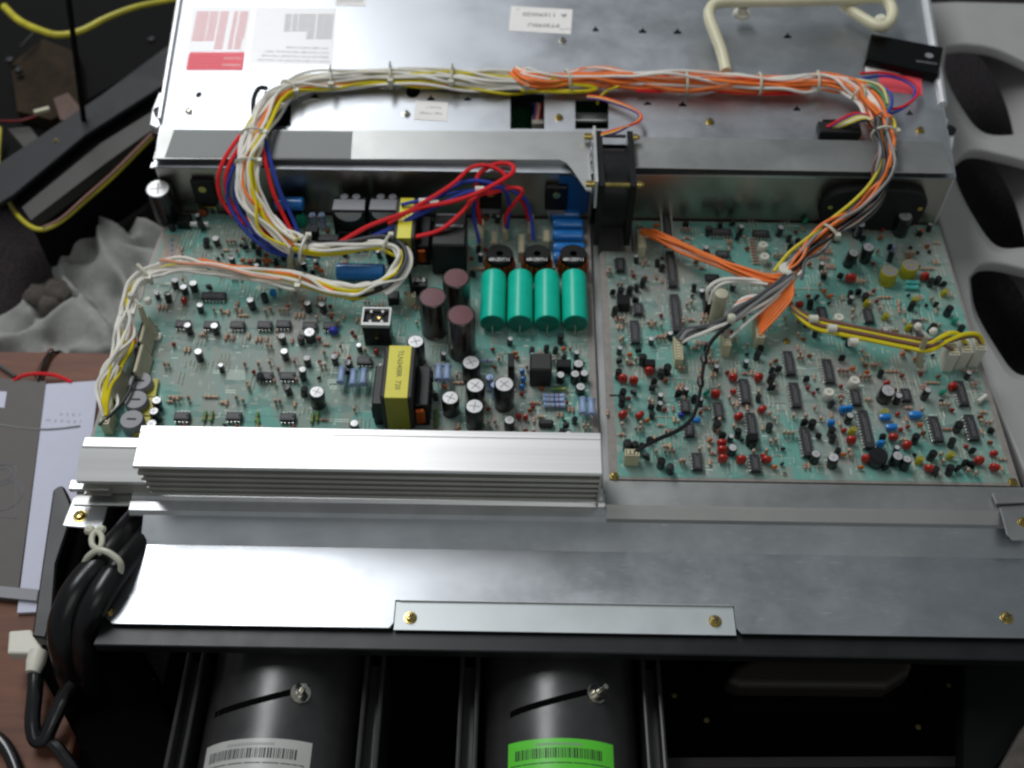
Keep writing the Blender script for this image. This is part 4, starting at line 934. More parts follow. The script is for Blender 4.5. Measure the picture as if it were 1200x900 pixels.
MB().prism(A((1172, 902), (1202, 848), (1260, 848), (1260, 930), (1160, 930), z=-5), -6, -5).build('right_edge', 'mud', tv, bevel=.1)
MB().prism(A((1130, 760), (1215, 760), (1215, 840), (1165, 905), (1130, 905), z=-6.2), -8, -6.2).build('right_block', 'cabinet_matte', tv, bevel=.15)
MB().prism(A((850, 797), (862, 780), (895, 764), (1058, 762), (1072, 772), (1066, 790), (1040, 806), (866, 804), z=-6), -9, -6).build('lens_cover', 'lens_brown', tv, bevel=.9, seg=4)
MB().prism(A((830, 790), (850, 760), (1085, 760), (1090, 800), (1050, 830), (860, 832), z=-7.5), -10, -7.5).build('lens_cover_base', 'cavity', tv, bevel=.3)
for px, py in [(178, 797), (1112, 803), (1076, 852), (828, 844), (790, 815)]: screw(px, py, -8, tv, 'brass_dull', .5)
MB().prism(A((780, 888), (1130, 886), (1130, 898), (780, 900), z=-10), -10.5, -10).build('lower_rail', 'mud_dark', tv)
wp = thing('white_tab_bracket', 'small white metal tab with a brass screw at the left cable', 'bracket', tuple(at(100, 603, -2)))
MB().prism(A((86, 583), (128, 586), (119, 620), (73, 616), z=-2), -2.15, -2).build('tab_plate', 'zinc_bright', wp, bevel=.04)
screw(94, 605, -2, wp, 'brass_screw', 1.3)

# projection tube housings
def housing(pxc, lab, label_mat, tone, dx=0):
    zc = -8.3; r = 4.85
    q = at(pxc, 850, zc+r); x = q.x
    t = thing('projection_tube', lab, 'tube housing', (x, -24, zc), 'projection tube housings under the front bar')
    n = 48; body = []; 
    m = MB(); k = 2
    vs = []
    for y in (-36.0, -16.6):
        for i in range(n): a = 2*math.pi*i/n; vs.append((x+r*math.cos(a), y, zc+r*math.sin(a)))
    m.add(vs, [(i, n+i, n+(i+1) % n, (i+1) % n) for i in range(n)], 0, True)
    # flared collar running back
    m.add([], [])
    m.build('barrel', 'tube_black', t, org=(x, -24, zc))
    MB().lathe([(r-.3, -16.6), (r-.02, -16.6), (r-.02, -15.8), (r-1.2, -13.2)], (x, 0, zc), n, 'y').build('rear_collar', 'tube_black', t, org=(x, -24, zc))
    # side ribs: two pairs of upright flanges with bright rounded edges
    for s in (-1, 1):
        for k_, (dxx, zt) in enumerate(((.35, -5.6), (1.35, -5.9))):
            xx = x+s*(r+dxx); MB().box(xx-.12, -36, -12, xx+.12, -17.5, zt).build('side_rib', 'tube_black', t, bevel=.06, seg=2, org=(x, -24, zc))
            MB().tube([(xx+s*.1, -36, zt-.0), (xx, -17.5, zt)], .16, 8).build('rib_edge', 'tube_black', t, org=(x, -24, zc))
        MB().box(min(x+s*(r+.47), x+s*(r+1.23)), -36, -12, max(x+s*(r+.47), x+s*(r+1.23)), -17.6, -7.2).build('rib_web', 'tube_black', t, org=(x, -24, zc))
    def on(px_, py_, lift=0.0):           # picture point -> point of the cylinder
        d = ROT @ Vector(((px_-600)/F, -(py_-450)/F, -1)); o = CAM
        a_ = d.x**2+d.z**2; b_ = 2*((o.x-x)*d.x+(o.z-zc)*d.z); c_ = (o.x-x)**2+(o.z-zc)**2-(r+lift)**2
        tt = (-b_-math.sqrt(max(0, b_*b_-4*a_*c_)))/(2*a_); return o+d*tt
    # slanted slot: black strip on the barrel surface paints the dark of a recess
    sp = [on(pxc-62+i*110/14, 838-32*(i/14)**.8, .0) for i in range(15)]
    sl = MB(); vs = []
    for p in sp:
        for dy in (-.2, .2):
            a = math.atan2(p.z-zc, p.x-x); vs.append((x+(r+.012)*math.cos(a), p.y+dy, zc+(r+.012)*math.sin(a)))
    sl.add(vs, [(2*i, 2*i+2, 2*i+3, 2*i+1) for i in range(14)]); sl.build('slot', 'cavity', t, org=(x, -24, zc))
    # clamp bolt with wing nut
    b0 = on(pxc+38, 813); nrm = Vector((b0.x-x, 0, b0.z-zc)).normalized()
    bm_ = MB().lathe([(.62, 0), (.62, .12), (.3, .14), (.3, .4), (.16, .42), (.16, 1.3), (0, 1.32)], n=14); bo = bm_.build('clamp_bolt', 'steel_screw', t, org=(0, 0, 0)); place(bo, b0, t)
    bo.rotation_euler = nrm.to_track_quat('Z', 'Y').to_euler()
    wn = MB().box(-.55, -.08, .15, .55, .08, .75); wo = wn.build('wing_nut', 'slate', bo, org=(0, 0, 0), bevel=.06); wo.location = (0, 0, 0); wo.rotation_euler = (0, 0, .7)
    # sticker wrapped on the barrel
    a0, a1 = None, None
    pl_, pr_ = on(pxc-70+dx, 872), on(pxc+52+dx, 872); al = math.atan2(pl_.z-zc, pl_.x-x); ar = math.atan2(pr_.z-zc, pr_.x-x); yt = on(pxc-8+dx, 865).y
    def wrap(y0_, y1_, f0, f1, lift, name, material, parent, n_=20):
        vs = []
        for i in range(n_+1):
            a = al+(ar-al)*(f0+(f1-f0)*i/n_)
            for y in (y0_, y1_): vs.append((x+(r+lift)*math.cos(a), y, zc+(r+lift)*math.sin(a)))
        m = MB().add(vs, [(2*i, 2*i+1, 2*i+3, 2*i+2) for i in range(n_)], 0, True); return m
    lbv = wrap(yt, yt-6, 0, 1, .02, '', '', t).build('sticker', label_mat, t, org=(x, -24, zc))
    bars = MB(); f = .08
    while f < .88:
        wv = random.choice([.006, .01, .016]); mm = wrap(yt-.55, yt-1.15, f, f+wv, .026, '', '', t, 2)
        bars.add(mm.v, mm.f); f += wv+random.choice([.008, .012])
    bars.build('barcode', 'ink_black', lbv, org=(x, -24, zc))
    digs = MB(); f = .28
    while f < .68:
        mm = wrap(yt-.25, yt-.42, f, f+.012, .026, '', '', t, 2); digs.add(mm.v, mm.f); f += .022
    digs.build('printed_digits', 'ink_grey', lbv, org=(x, -24, zc))
    fr_ = MB()
    for (f0, f1, ya_, yb_) in ((.03, .95, yt-1.4, yt-1.46), (.03, .035, yt-1.4, yt-4), (.945, .95, yt-1.4, yt-4)):
        mm = wrap(ya_, yb_, f0, f1, .026, '', '', t, 12); fr_.add(mm.v, mm.f)
    fr_.build('printed_frame', 'ink_black', lbv, org=(x, -24, zc))
    if label_mat == 'label_grey':
        mm = wrap(yt-1.75, yt-2.6, .84, .93, .027, '', '', t, 3); MB().add(mm.v, mm.f).build('printed_spot', 'navy_dip', lbv, org=(x, -24, zc))
    return t
housing(314, 'left black barrel housing wearing a grey barcode sticker', 'label_grey', 0)
housing(660, 'right black barrel housing wearing a bright green barcode sticker', 'label_green', 0, 6)

# ================================================================== WIRE HARNESSES
def wire(th, ctrl, r, cname, name='wire', k=6, n=6, ends=None):
    pts = spline(ctrl, k); r = r*1.3
    return MB().tube(pts, r, n).build(name, 'wire_'+cname if 'wire_'+cname in M else cname, th, org=tuple(WL[th.name]))
def bundle(th, ctrl, Rb, wires, twist=.06, r=.085, spread=None, k=5):
    r = r*1.38; Rb = Rb*1.35; wires = list(wires)+[w_ for w_ in wires if isinstance(w_, str)][::3]
    """ctrl: points; wires: list of colours or (colour, start, end) fractions"""
    C0 = spline(ctrl, k); n = len(C0)
    for wi, wspec in enumerate(wires):
        cname, f0, f1 = (wspec, 0, 1) if isinstance(wspec, str) else wspec
        ph = wi*2.399; rad = Rb*math.sqrt((wi+.5)/len(wires))
        sd = random.random()*100; pts = []
        for i in range(int(f0*(n-1)), int(f1*(n-1))+1):
            t = (C0[min(i+1, n-1)]-C0[max(i-1, 0)]).normalized()
            sidev = Vector((0, 0, 1)).cross(t)
            sidev = sidev.normalized() if sidev.length > .05 else Vector((1, 0, 0)); upv = t.cross(sidev)
            a = ph+twist*i+1.5*noise.noise((sd, i*.10, 0)); rr = rad*(1+.9*noise.noise((sd, i*.14, 5)))
            if spread: rr *= spread(i/(n-1))
            pts.append(C0[i]+sidev*math.cos(a)*rr+upv*math.sin(a)*rr*.75)
        if len(pts) > 2: MB().tube(pts, r*random.uniform(.92, 1.08), 6).build('wire', 'wire_'+cname, th, org=tuple(WL[th.name]))
def ring(th, ctrl, f, rad, w=.1, name='cable_tie', material='tie', knob=True, tail=None, k=5):
    C0 = spline(ctrl, k); i = int(f*(len(C0)-1)); t = (C0[min(i+1, len(C0)-1)]-C0[max(i-1, 0)]).normalized()
    rad = rad*1.25; s = Vector((0, 0, 1)).cross(t).normalized(); u = t.cross(s); P = []
    for j in range(17): a = 2*math.pi*j/16; P.append(C0[i]+s*math.cos(a)*rad+u*math.sin(a)*rad*.75)
    m = MB().tube(P, w, 6)
    if knob: q = C0[i]+s*rad*.9+u*rad*.3; m.box(q.x-.2, q.y-.18, q.z-.15, q.x+.2, q.y+.18, q.z+.2)
    if tail: q = C0[i]+u*rad*.7; m.tube(spline([q, q+Vector(tail)*.5+Vector((0, 0, .2)), q+Vector(tail)], 3), w*.9, 5)
    return m.build(name, material, th, org=tuple(WL[th.name]))
G = None
# main left harness
h1 = thing('white_yellow_wire_harness', 'long tied bundle of white yellow and orange wires looping over the left board', 'wire harness', tuple(at(300, 170, 6)))
c1 = PX((628, 97, 5.7), (575, 96, 5.7), (530, 92, 5.8), (470, 90, 5.8), (410, 93, 5.8), (360, 98, 5.8), (328, 112, 6.0), (306, 140, 6.4), (294, 172, 6.6), (291, 205, 6.0), (300, 240, 4.8), (318, 266, 3.8), (345, 288, 3.0))
bundle(h1, c1, .62, ['white', 'white', 'yellow', 'white', 'orange', 'white', 'white', 'yellow', 'white', 'white', 'orange', 'yellow', 'white', 'white', 'white', 'yellow', 'white', 'white'], r=.088)
c2 = PX((345, 288, 3.0), (375, 294, 2.8), (410, 291, 2.8), (445, 285, 2.8), (464, 291, 2.8), (470, 305, 2.6), (462, 322, 2.4), (446, 336, 2.2), (420, 343, 2.0), (392, 341, 2.0), (360, 332, 2.0), (325, 325, 2.0), (280, 320, 2.0), (240, 313, 2.2), (205, 312, 2.6), (178, 317, 3.0), (160, 330, 2.8), (152, 348, 2.4), (148, 370, 2.1))
# the loop: black and white above, yellow below
def offs(c, dx, dy, dz=0): return [(p[0]+dx, p[1]+dy, p[2]+dz) for p in c]
for i, (cn, f1, dy) in enumerate([('white', .40, .74), ('white', .40, .56), ('black', .45, .36), ('black', .42, .2), ('dkgrey', .4, .42)]):
    pts = spline(c2, 6); n = len(pts); k_ = int(f1*n); out = []
    for j in range(k_):
        t = (pts[min(j+1, n-1)]-pts[max(j-1, 0)]).normalized(); s = Vector((0, 0, 1)).cross(t).normalized(); out.append(pts[j]+s*dy+Vector((0, 0, .1*i-.1)))
    MB().tube(out, .14, 6).build('wire', 'wire_'+cn, h1, org=tuple(WL[h1.name]))
bundle(h1, c2, .44, ['white', ('yellow', 0, .58), ('yellow', 0, .5), 'white', ('yellow', 0, .66), 'yellow', 'white', ('white', .35, 1), ('white', .42, 1), ('yellow', 0, .48), ('orange', .5, .74), ('white', .45, 1), ('pink', .6, .82), ('white', .38, 1), ('white', .5, 1)], r=.09)
c3 = PX((148, 368, 2.1), (150, 385, 1.9), (146, 405, 1.6), (134, 430, 1.5), (126, 452, 1.5), (124, 474, 1.4), (124, 488, 1.2))
bundle(h1, c3, .42, ['white', ('yellow', .22, 1), 'white', ('yellow', .3, 1), 'white', ('yellow', .25, 1), 'white', ('paleyellow', .2, 1), ('white', 0, .5), ('white', 0, .6), ('orange', 0, .3)], twist=.05, r=.082, spread=lambda t: 1+.6*math.sin(t*math.pi)-.6*t)
wire(h1, PX((152, 352, 2.6), (152, 372, 1.5), (157, 400, 1.2), (160, 430, 1.2), (150, 462, 1.2), (132, 484, 1.2), (116, 498, 1.2)), .09, 'black')
wire(h1, PX((158, 388, 1.8), (160, 400, 1.4), (154, 412, 1.2), (146, 420, 1.3)), .08, 'white'); wire(h1, PX((157, 385, 1.8), (158, 404, 1.2), (150, 418, 1.2), (142, 426, 1.3)), .08, 'yellow')
for f, rad in ((.17, .8), (.28, .85), (.38, .8), (.02, .75)): ring(h1, c1, f, rad, .1, tail=(.0, .55, .3))
for f in (.47, .64, .72): ring(h1, c1, f, .75, .11)
ring(h1, c2, .03, .85, .14); ring(h1, c2, .19, .62, .12); ring(h1, c2, .57, .6, .06); ring(h1, c2, .86, .72, .14)
# nylon stand-off clips that hold the harness
def clip(px, py, zt, dx, label, bx=0, by=0):
    t = thing('nylon_wire_clip', label, 'wire clip', tuple(at(px, py, 0)), 'nylon clips standing on the boards')
    o = tuple(WL[t.name]); q = at(px, py, 0)
    top = at(px+dx, py-38, zt)
    m = MB().tube(spline([(q.x, q.y, 0), (q.x*.5+top.x*.5-.2, q.y*.5+top.y*.5, zt*.5), tuple(top)], 4), lambda u: .3-.12*u, 8); m.build('stem', 'old_nylon', t, org=o)
    MB().box(q.x-.35, q.y-.3, 0, q.x+.35, q.y+.3, .3).build('foot', 'white_plastic', t, bevel=.06, org=o)
    MB().tube([tuple(top), (top.x-.55, top.y+.5, top.z+.35)], .12, 6).build('prong', 'white_plastic', t, org=o)
    for ddx, ddy, ddz in ((-.6, .5, .4), (.5, .35, .1)):
        MB().lathe([(0, -.3), (.2, -.22), (.3, 0), (.2, .22), (0, .3)], (top.x+ddx, top.y+ddy, top.z+ddz), 12).build('ball_end', 'white_plastic', t, org=o)
clip(184, 396, 3.4, -20, 'nylon clip with two balls holding white wires at board corner')
clip(342, 322, 3.2, 3, 'nylon clip gripping the harness where it meets the left board')
clip(1078, 432, 3.3, 8, 'white nylon clip with two balls holding the yellow wires')
# red and blue high current leads
h2 = thing('red_blue_lead_set', 'thick red and blue leads dropping from the plate to left board', 'wire set', tuple(at(270, 200, 5)))
for i in range(2):
    o_ = i*9
    wire(h2, PX((318+o_, 128, 5.6), (300+o_*.6, 140, 6.0), (277+o_, 165, 6.2), (259+o_, 195, 5.8), (256+o_, 222, 4.5), (267+o_, 246, 3.2), (290+o_, 264, 2.4), (318+o_, 279, 2.0), (345+o_, 286, 1.9), (380, 288, 2.2)), .118, 'red')
    wire(h2, PX((325+o_, 128, 5.4), (306+o_*.6, 150, 6.0), (285+o_, 176, 6.0), (270+o_, 205, 5.4), (267+o_, 232, 4.0), (278+o_, 258, 2.9), (300+o_, 282, 2.0), (322+o_, 296, 1.7), (350+o_, 300, 1.6), (390, 296, 1.8)), .118, 'blue')
wire(h2, PX((308, 120, 5.6), (305, 150, 6.3), (310, 185, 6.2), (320, 225, 4.8), (332, 252, 3.5), (346, 280, 2.4)), .118, 'red')
wire(h2, PX((316, 122, 5.6), (309, 150, 6.5), (316, 185, 6.0), (327, 222, 4.8), (340, 250, 3.6), (352, 278, 2.4)), .118, 'blue')
wire(h2, PX((312, 103, 5.2), (303, 104, 5.9), (297, 118, 6.0), (298, 140, 6.0), (308, 150, 5.8)), .14, 'black')
h2b = thing('red_blue_loop_set', 'red and blue leads looping up by the wall above black transformer', 'wire set', tuple(at(520, 240, 4)))
wire(h2b, PX((395, 286, 2.4), (430, 266, 3.2), (465, 253, 3.8), (495, 243, 4.2), (530, 236, 4.6), (560, 226, 5.0), (585, 213, 5.3), (601, 202, 5.4), (599, 193, 5.4), (582, 192, 5.4), (563, 202, 5.2), (558, 214, 4.8), (558, 232, 3.6), (563, 262, 1.2)), .13, 'red')
wire(h2b, PX((440, 288, 2.6), (480, 279, 3.0), (515, 270, 3.4), (540, 250, 4.0), (556, 232, 4.4), (580, 222, 4.6), (600, 220, 4.4), (612, 235, 3.4), (620, 258, 1.4)), .13, 'red')
wire(h2b, PX((455, 262, 3.4), (495, 238, 4.4), (530, 216, 5.2), (553, 196, 5.6), (575, 195, 5.6), (592, 207, 5.2), (575, 222, 4.6), (555, 230, 4.4)), .12, 'red')
wire(h2b, PX((400, 292, 2.2), (445, 274, 2.8), (500, 248, 3.8), (540, 228, 4.6), (575, 220, 4.8), (590, 222, 4.6), (597, 240, 3.2), (594, 268, 1.4)), .12, 'blue')
wire(h2b, PX((430, 280, 2.6), (480, 256, 3.4), (520, 225, 4.4), (550, 212, 5.0), (580, 216, 4.8), (612, 230, 4.0), (622, 252, 2.6), (625, 282, 1.2)), .12, 'blue')
wire(h2b, PX((470, 240, 3.6), (505, 232, 4.0), (545, 224, 4.4), (556, 232, 4.0), (555, 252, 2.4), (562, 285, 1.0)), .11, 'blue')
wire(h2b, PX((570, 228, 4.4), (600, 220, 4.6), (612, 226, 4.4), (594, 250, 2.6), (593, 266, 1.4)), .12, 'red')
wire(h2b, PX((475, 282, 3.0), (478, 300, 2.2), (480, 322, 1.2), (483, 344, 1.0)), .09, 'black')
for px, py, z in [(496, 236, 4.3), (509, 238, 4.3), (562, 222, 4.9)]:
    q = at(px, py, z); MB().lathe([(.24, q.x-.32), (.25, q.x+.32)], (0, q.y, q.z), 10, 'x').build('white_sleeve', 'white_plastic', h2b, org=tuple(WL[h2b.name]))
# orange harness
h3 = thing('orange_wire_harness', 'thick tied bundle of mostly orange wires across plate and down to right board', 'wire harness', tuple(at(850, 95, 6)))
c4 = PX((602, 84, 6.2), (618, 93, 6.2), (650, 95, 6.0), (690, 91, 6.0), (730, 92, 6.0), (780, 96, 6.0), (840, 96, 6.0), (890, 98, 6.0), (930, 98, 6.0), (965, 96, 6.2), (995, 102, 6.3), (1018, 118, 6.4), (1031, 142, 6.6), (1039, 168, 6.7), (1040, 195, 6.4), (1030, 222, 5.4), (1006, 248, 4.6), (978, 268, 4.0), (955, 288, 3.4), (938, 305, 3.0), (925, 322, 2.8))
cs = ['orange', 'orange', 'white', 'orange', 'orange', 'orange', 'white', 'orange', 'orange', 'orange', 'white', 'orange', 'orange', 'pink', 'orange', 'white', 'orange', 'orange', 'orange']
bundle(h3, c4[:13], .62, cs, r=.088, twist=.05, spread=lambda t: .55+.45*min(1, t*6))
bundle(h3, c4[12:], .52, ['black', 'orange', 'white', 'black', 'white', 'orange', 'dkgrey', 'white', 'orange', 'grey', 'white', 'orange', 'brown'], r=.088, twist=.04)
wire(h3, PX((1033, 150, 6.6), (1034, 185, 6.6), (1022, 212, 5.8), (1000, 236, 5.0), (970, 260, 4.2), (948, 278, 3.8), (925, 296, 3.2), (907, 318, 2.6)), .1, 'yellow')
wire(h3, PX((1036, 190, 6.2), (1018, 220, 5.4), (988, 246, 4.6), (962, 268, 4.0)), .08, 'brown')
wire(h3, PX((745, 106, 5.7), (775, 107, 5.5), (820, 104, 5.5), (860, 108, 5.5), (905, 110, 5.5), (950, 108, 5.5)), .11, 'red')
wire(h3, PX((645, 92, 6.4), (665, 95, 6.0), (690, 100, 5.9), (699, 104, 5.7), (680, 107, 5.7), (640, 105, 5.6), (600, 103, 5.6)), .1, 'yellow')
wire(h3, PX((640, 97, 6.1), (670, 99, 6.0), (694, 102, 5.8), (690, 107, 5.6), (655, 108, 5.6), (610, 106, 5.6)), .1, 'yellow')
wire(h3, PX((725, 101, 6), (712, 106, 5.6), (703, 114, 5.2), (700, 122, 4.6)), .09, 'yellow')
for f in (.12, .27, .35, .44, .53): ring(h3, c4, f+.0, .76, .11, knob=False, tail=(0, -.9, -.3) if f in (.35, .53) else None)
ring(h3, c4, .63, .75, .12); ring(h3, c4, .86, .62, .11)
q = at(922, 318, 2.9); MB().lathe([(.5, 0), (.62, .1), (.62, .5), (.5, .6)], (q.x, q.y, q.z-.2), 14).build('nylon_clamp', 'white_plastic', h3, org=tuple(WL[h3.name]))
# upper right small wires and black plug
h4 = thing('plug_wire_set', 'purple yellow and white wires from black plug on top plate', 'wire set', tuple(at(990, 148, 5.2)))
q = at(990, 150, 5.9); MB().box(q.x-1.9, q.y-.35, ZT+.06, q.x+1.3, q.y+.9, 5.8).build('plug', 'black_matte', h4, bevel=.06)
for i, cn in enumerate(['red', 'purple', 'yellow', 'white', 'yellow', 'black']):
    wire(h4, PX((969+i*3.5, 149, 5.8), (985+i*3, 140+i, 6.3), (1003+i*2, 133+i*1.6, 6.6), (1022, 138+i*1.2, 6.6), (1030+i, 152, 6.4)), .09, cn)
wire(h4, PX((1046, 128, 6.3), (1060, 124, 6.0), (1073, 114, 5.8), (1076, 102, 5.8), (1062, 92, 5.8), (1035, 85, 5.9), (1008, 86, 6.1)), .09, 'red')
wire(h4, PX((1042, 134, 6.3), (1056, 128, 6.0), (1068, 118, 5.8), (1072, 104, 5.8), (1058, 94, 5.8), (1036, 89, 5.9), (1010, 92, 6.1)), .09, 'blue')
wire(h4, PX((1005, 92, 6.3), (1024, 97, 6.5), (1042, 108, 6.6), (1045, 122, 6.6), (1040, 134, 6.6)), .1, 'blue')
wire(h4, PX((1000, 96, 6.3), (1020, 100, 6.6), (1034, 112, 6.7), (1038, 128, 6.7)), .1, 'green'); wire(h4, PX((1004, 93, 6.3), (1026, 98, 6.6), (1036, 106, 6.7), (1040, 122, 6.7)), .09, 'paleyellow')
wire(h4, PX((1035, 134, 6.6), (1046, 140, 6.5), (1049, 152, 6.4), (1046, 162, 6.3)), .1, 'yellow')
# right board tails
h5 = thing('right_board_wire_tails', 'orange grey and white wire tails fanning out to right board plugs', 'wire set', tuple(at(880, 350, 1.5)))
cc = PX((928, 328, 2.8), (900, 328, 2.6), (865, 317, 2.2), (830, 302, 1.9), (795, 288, 1.6), (768, 276, 1.5), (753, 272, 1.1))
bundle(h5, cc, .32, ['orange', 'orange', 'white', 'orange', 'orange', 'orange', 'orange'], r=.085, twist=.03)
cc = PX((928, 322, 3.0), (905, 342, 2.8), (880, 360, 2.4), (856, 376, 2.0), (830, 385, 1.6), (808, 392, 1.3), (797, 400, 1.1))
bundle(h5, cc, .28, ['dkgrey', 'dkgrey', 'black', 'grey', 'grey', 'white'], r=.1, twist=.03)
MB().tube(spline(cc[:5], 5), .2, 8).build('cable_sheath', 'wire_dkgrey', h5, org=tuple(WL[h5.name]))
for i in range(7): wire(h5, PX((932-i*.5, 326+i*.9, 2.8), (910+i*3.0, 344+i*.8, 2.5), (892+i*3.4, 362+i*1.2, 2.0), (888+i*.3, 374+i*3.2, 1.3)), .075, 'orange')
for i in range(5): wire(h5, PX((922, 336, 2.8), (900-i*2, 344+i, 2.5), (870-i*3, 350+i*3, 2.3), (856-i, 372+i*2, 1.9), (850, 384+i*3, 1.35)), .08, ['white', 'white', 'orange', 'white', 'grey'][i])
wire(h5, PX((900, 330, 2.6), (870, 327, 2.6), (845, 328, 2.4), (830, 338, 2.0), (829, 352, 1.0)), .1, 'white'); wire(h5, PX((900, 333, 2.6), (870, 330, 2.4), (848, 332, 2.3), (836, 341, 1.9), (831, 356, 1.0)), .09, 'white')
wire(h5, PX((915, 345, 2.5), (885, 370, 2.0), (868, 385, 1.7), (855, 396, 1.4)), .08, 'white')
wire(h5, PX((858, 378, 2.2), (842, 391, 2.0), (831, 405, 1.9), (825, 425, 1.7), (822, 448, 1.6), (818, 470, 1.5), (811, 490, 1.3), (795, 504, 1.3), (775, 513, 1.3), (758, 521, 1.4), (743, 531, 1.1)), .11, 'black')
for px, py, z in [(825, 421, 1.7), (821, 448, 1.6)]:
    q = at(px, py, z); MB().lathe([(.2, -.35), (.26, 0), (.2, .35)], (q.x, q.y, q.z), 8, 'y').build('sleeve', 'black_plastic', h5, org=tuple(WL[h5.name]))
for px, py in ((857, 374), (907, 328)): q = at(px, py, 2.4); MB().lathe([(.34, -.25), (.42, 0), (.34, .25)], (q.x, q.y, q.z), 10, 'x').build('cable_tie', 'tie', h5, org=tuple(WL[h5.name]))
h6 = thing('yellow_brown_wire_set', 'yellow and brown wires running right to three white plugs', 'wire set', tuple(at(1030, 395, 2)))
for cn, dx, dy, dz in (('yellow', 0, 0, 0), ('brown', 0, -5, .05), ('yellow', 2, 8, -.1), ('brown', 0, 4, -.1), ('brown', 0, 2, .05)):
    pts = [(922, 348, 2.2), (932, 364, 2.0), (952, 376, 1.9), (980, 383, 1.9), (1020, 391, 1.9), (1060, 399, 2.0), (1088, 403, 2.2)]
    end = {0: [(1105, 394, 2.6), (1120, 390, 2.7), (1132, 402, 2.1)], 8: [(1110, 400, 2.4), (1130, 392, 2.7), (1146, 392, 2.6), (1152, 402, 2.0)], -5: [(1110, 396, 2.4), (1126, 396, 2.4), (1132, 404, 2.0)], 4: [(1104, 404, 2.3), (1117, 410, 2.0)], 2: [(1112, 400, 2.4), (1140, 394, 2.5), (1150, 402, 2.0)]}[dy]
    wire(h6, PX(*[(x+dx*.5, y+dy*min(1, i/2), z+dz) for i, (x, y, z) in enumerate(pts)]+end), .12 if cn == 'yellow' else .1, cn)
for px, py in [(953, 374), (975, 385), (1000, 401)]: q = at(px, py, 2.1); MB().lathe([(.3, q.x-.3), (.3, q.x+.3)], (0, q.y, q.z), 10, 'x').build('white_sleeve', 'white_plastic', h6, org=tuple(WL[h6.name]))
# fan leads
h7 = thing('fan_lead_set', 'thin red orange and yellow fan leads bent in a hook above fan', 'wire set', tuple(at(740, 130, 5.2)))
for i, cn in enumerate(['red', 'orange', 'yellow', 'purple']):
    wire(h7, PX((688, 112+i, 5.4), (705, 114+i, 5.5), (728, 121+i, 5.6), (746, 130+i*.6, 5.8), (752-i, 138, 6.0), (744-i, 145, 6.2), (724, 151+i*1.2, 6.3), (704, 157+i*1.2, 6.3)), .075, cn)

# ================================================================== LOOSE OBJECTS ON THE CHASSIS
rod = thing('cream_bent_rod', 'cream plastic rod bent to a hook lying on the top plate', 'plastic rod', tuple(at(900, 40, 6)))
o = tuple(WL[rod.name])
MB().tube(spline(PX((851, 84, 5.9), (846, 62, 6.2), (838, 40, 6.6), (831, 20, 7.0), (834, 8, 7.1), (846, 3, 7.2), (880, 2, 7.2), (940, 1, 7.2), (1000, -1, 7.2), (1030, -3, 7.2), (1042, 4, 7.0), (1046, 16, 6.8), (1041, 28, 6.6), (1030, 31, 6.5), (1010, 21, 6.4), (988, 6, 6.4)), 6), .47, 12).build('rod', 'cream', rod, org=o)
q = at(870, 12, 6.4); MB().lathe([(.75, 0), (.75, .25), (.4, .4), (.4, .8)], (q.x, q.y, 5.9), 16).build('mounting_foot', 'white_plastic', rod, org=o)
q = at(1033, 20, 6.5); MB().lathe([(.5, 0), (.5, .3), (.3, .5)], (q.x, q.y, 6.1), 14).build('mounting_foot', 'white_plastic', rod, org=o)
bx = thing('black_plastic_module', 'glossy black flat plastic box with a small grey logo at plate corner', 'plastic box', tuple(at(1060, 68, 6)))
MB().prism(A((1021, 39), (1106, 55), (1100, 88), (1014, 69), z=5.75), 5.08, 5.75).build('case', 'gloss_black', bx, bevel=.12, seg=2)
q = at(1089, 65, 5.75); MB().lathe([(.34, 0), (.34, .006), (0, .006)], (q.x, q.y, 5.751), 20).build('logo_disc', 'relay_grey', bx)
text('XONIONE', .36, at(1086, 73, 5.762), math.pi-.2, 'ink_grey', bx)

# power cord on the left
pc = thing('black_power_cord', 'thick black cable bundle curling over the cabinet left corner', 'cable', tuple(at(110, 680, -1)))
o = tuple(WL[pc.name])
MB().tube(spline(PX((185, 588, -3.4), (160, 612, -2.4), (128, 650, -.6), (100, 680, -.5), (84, 705, -.8), (74, 738, -1.9), (80, 775, -4.2), (92, 810, -8), (100, 830, -12)), 6), .95, 14).build('cord', 'cord_black', pc, org=o)
MB().tube(spline(PX((195, 598, -3.6), (163, 636, -1.8), (134, 672, -.4), (113, 705, -.4), (98, 738, -1.9), (100, 775, -4.2), (112, 810, -8), (120, 830, -12)), 6), .85, 14).build('cord', 'cord_black', pc, org=o)
tp = spline(PX((97, 664, -.2), (104, 652, .6), (115, 645, 1.0), (128, 648, 1.0), (141, 660, .6), (140, 675, -.2), (135, 684, -.8)), 5)
MB().tube(tp, .2, 8).tube(spline(PX((115, 645, 1.0), (108, 638, 1.0), (108, 628, .8), (113, 622, .6)), 4), .18, 8).tube(spline(PX((115, 645, 1.0), (119, 638, 1.0), (119, 628, .8), (113, 622, .6)), 4), .18, 8).build('nylon_tie', 'tie', pc, org=o)
for px in (105, 118):
    q = at(px, 621, .6); MB().lathe([(0, -.3), (.24, -.2), (.34, 0), (.24, .2), (0, .3)], tuple(q), 12).build('tie_ball', 'tie', pc, org=o)
pl = thing('white_cable_plug', 'white plug with dark cable looping down beside cabinet bottom left', 'cable plug', tuple(at(30, 760, -6)))
o = tuple(WL[pl.name])
MB().prism(A((10, 739), (36, 737), (50, 762), (44, 766), (8, 766), z=-5.2), -6.2, -5.2).build('plug_body', 'white_plastic', pl, bevel=.15, seg=2, org=o)
q = at(42, 776, -5.5); MB().lathe([(.45, -.7), (.6, 0), (.6, .7)], tuple(q), 12, 'y').build('strain_relief', 'white_plastic', pl, org=o)
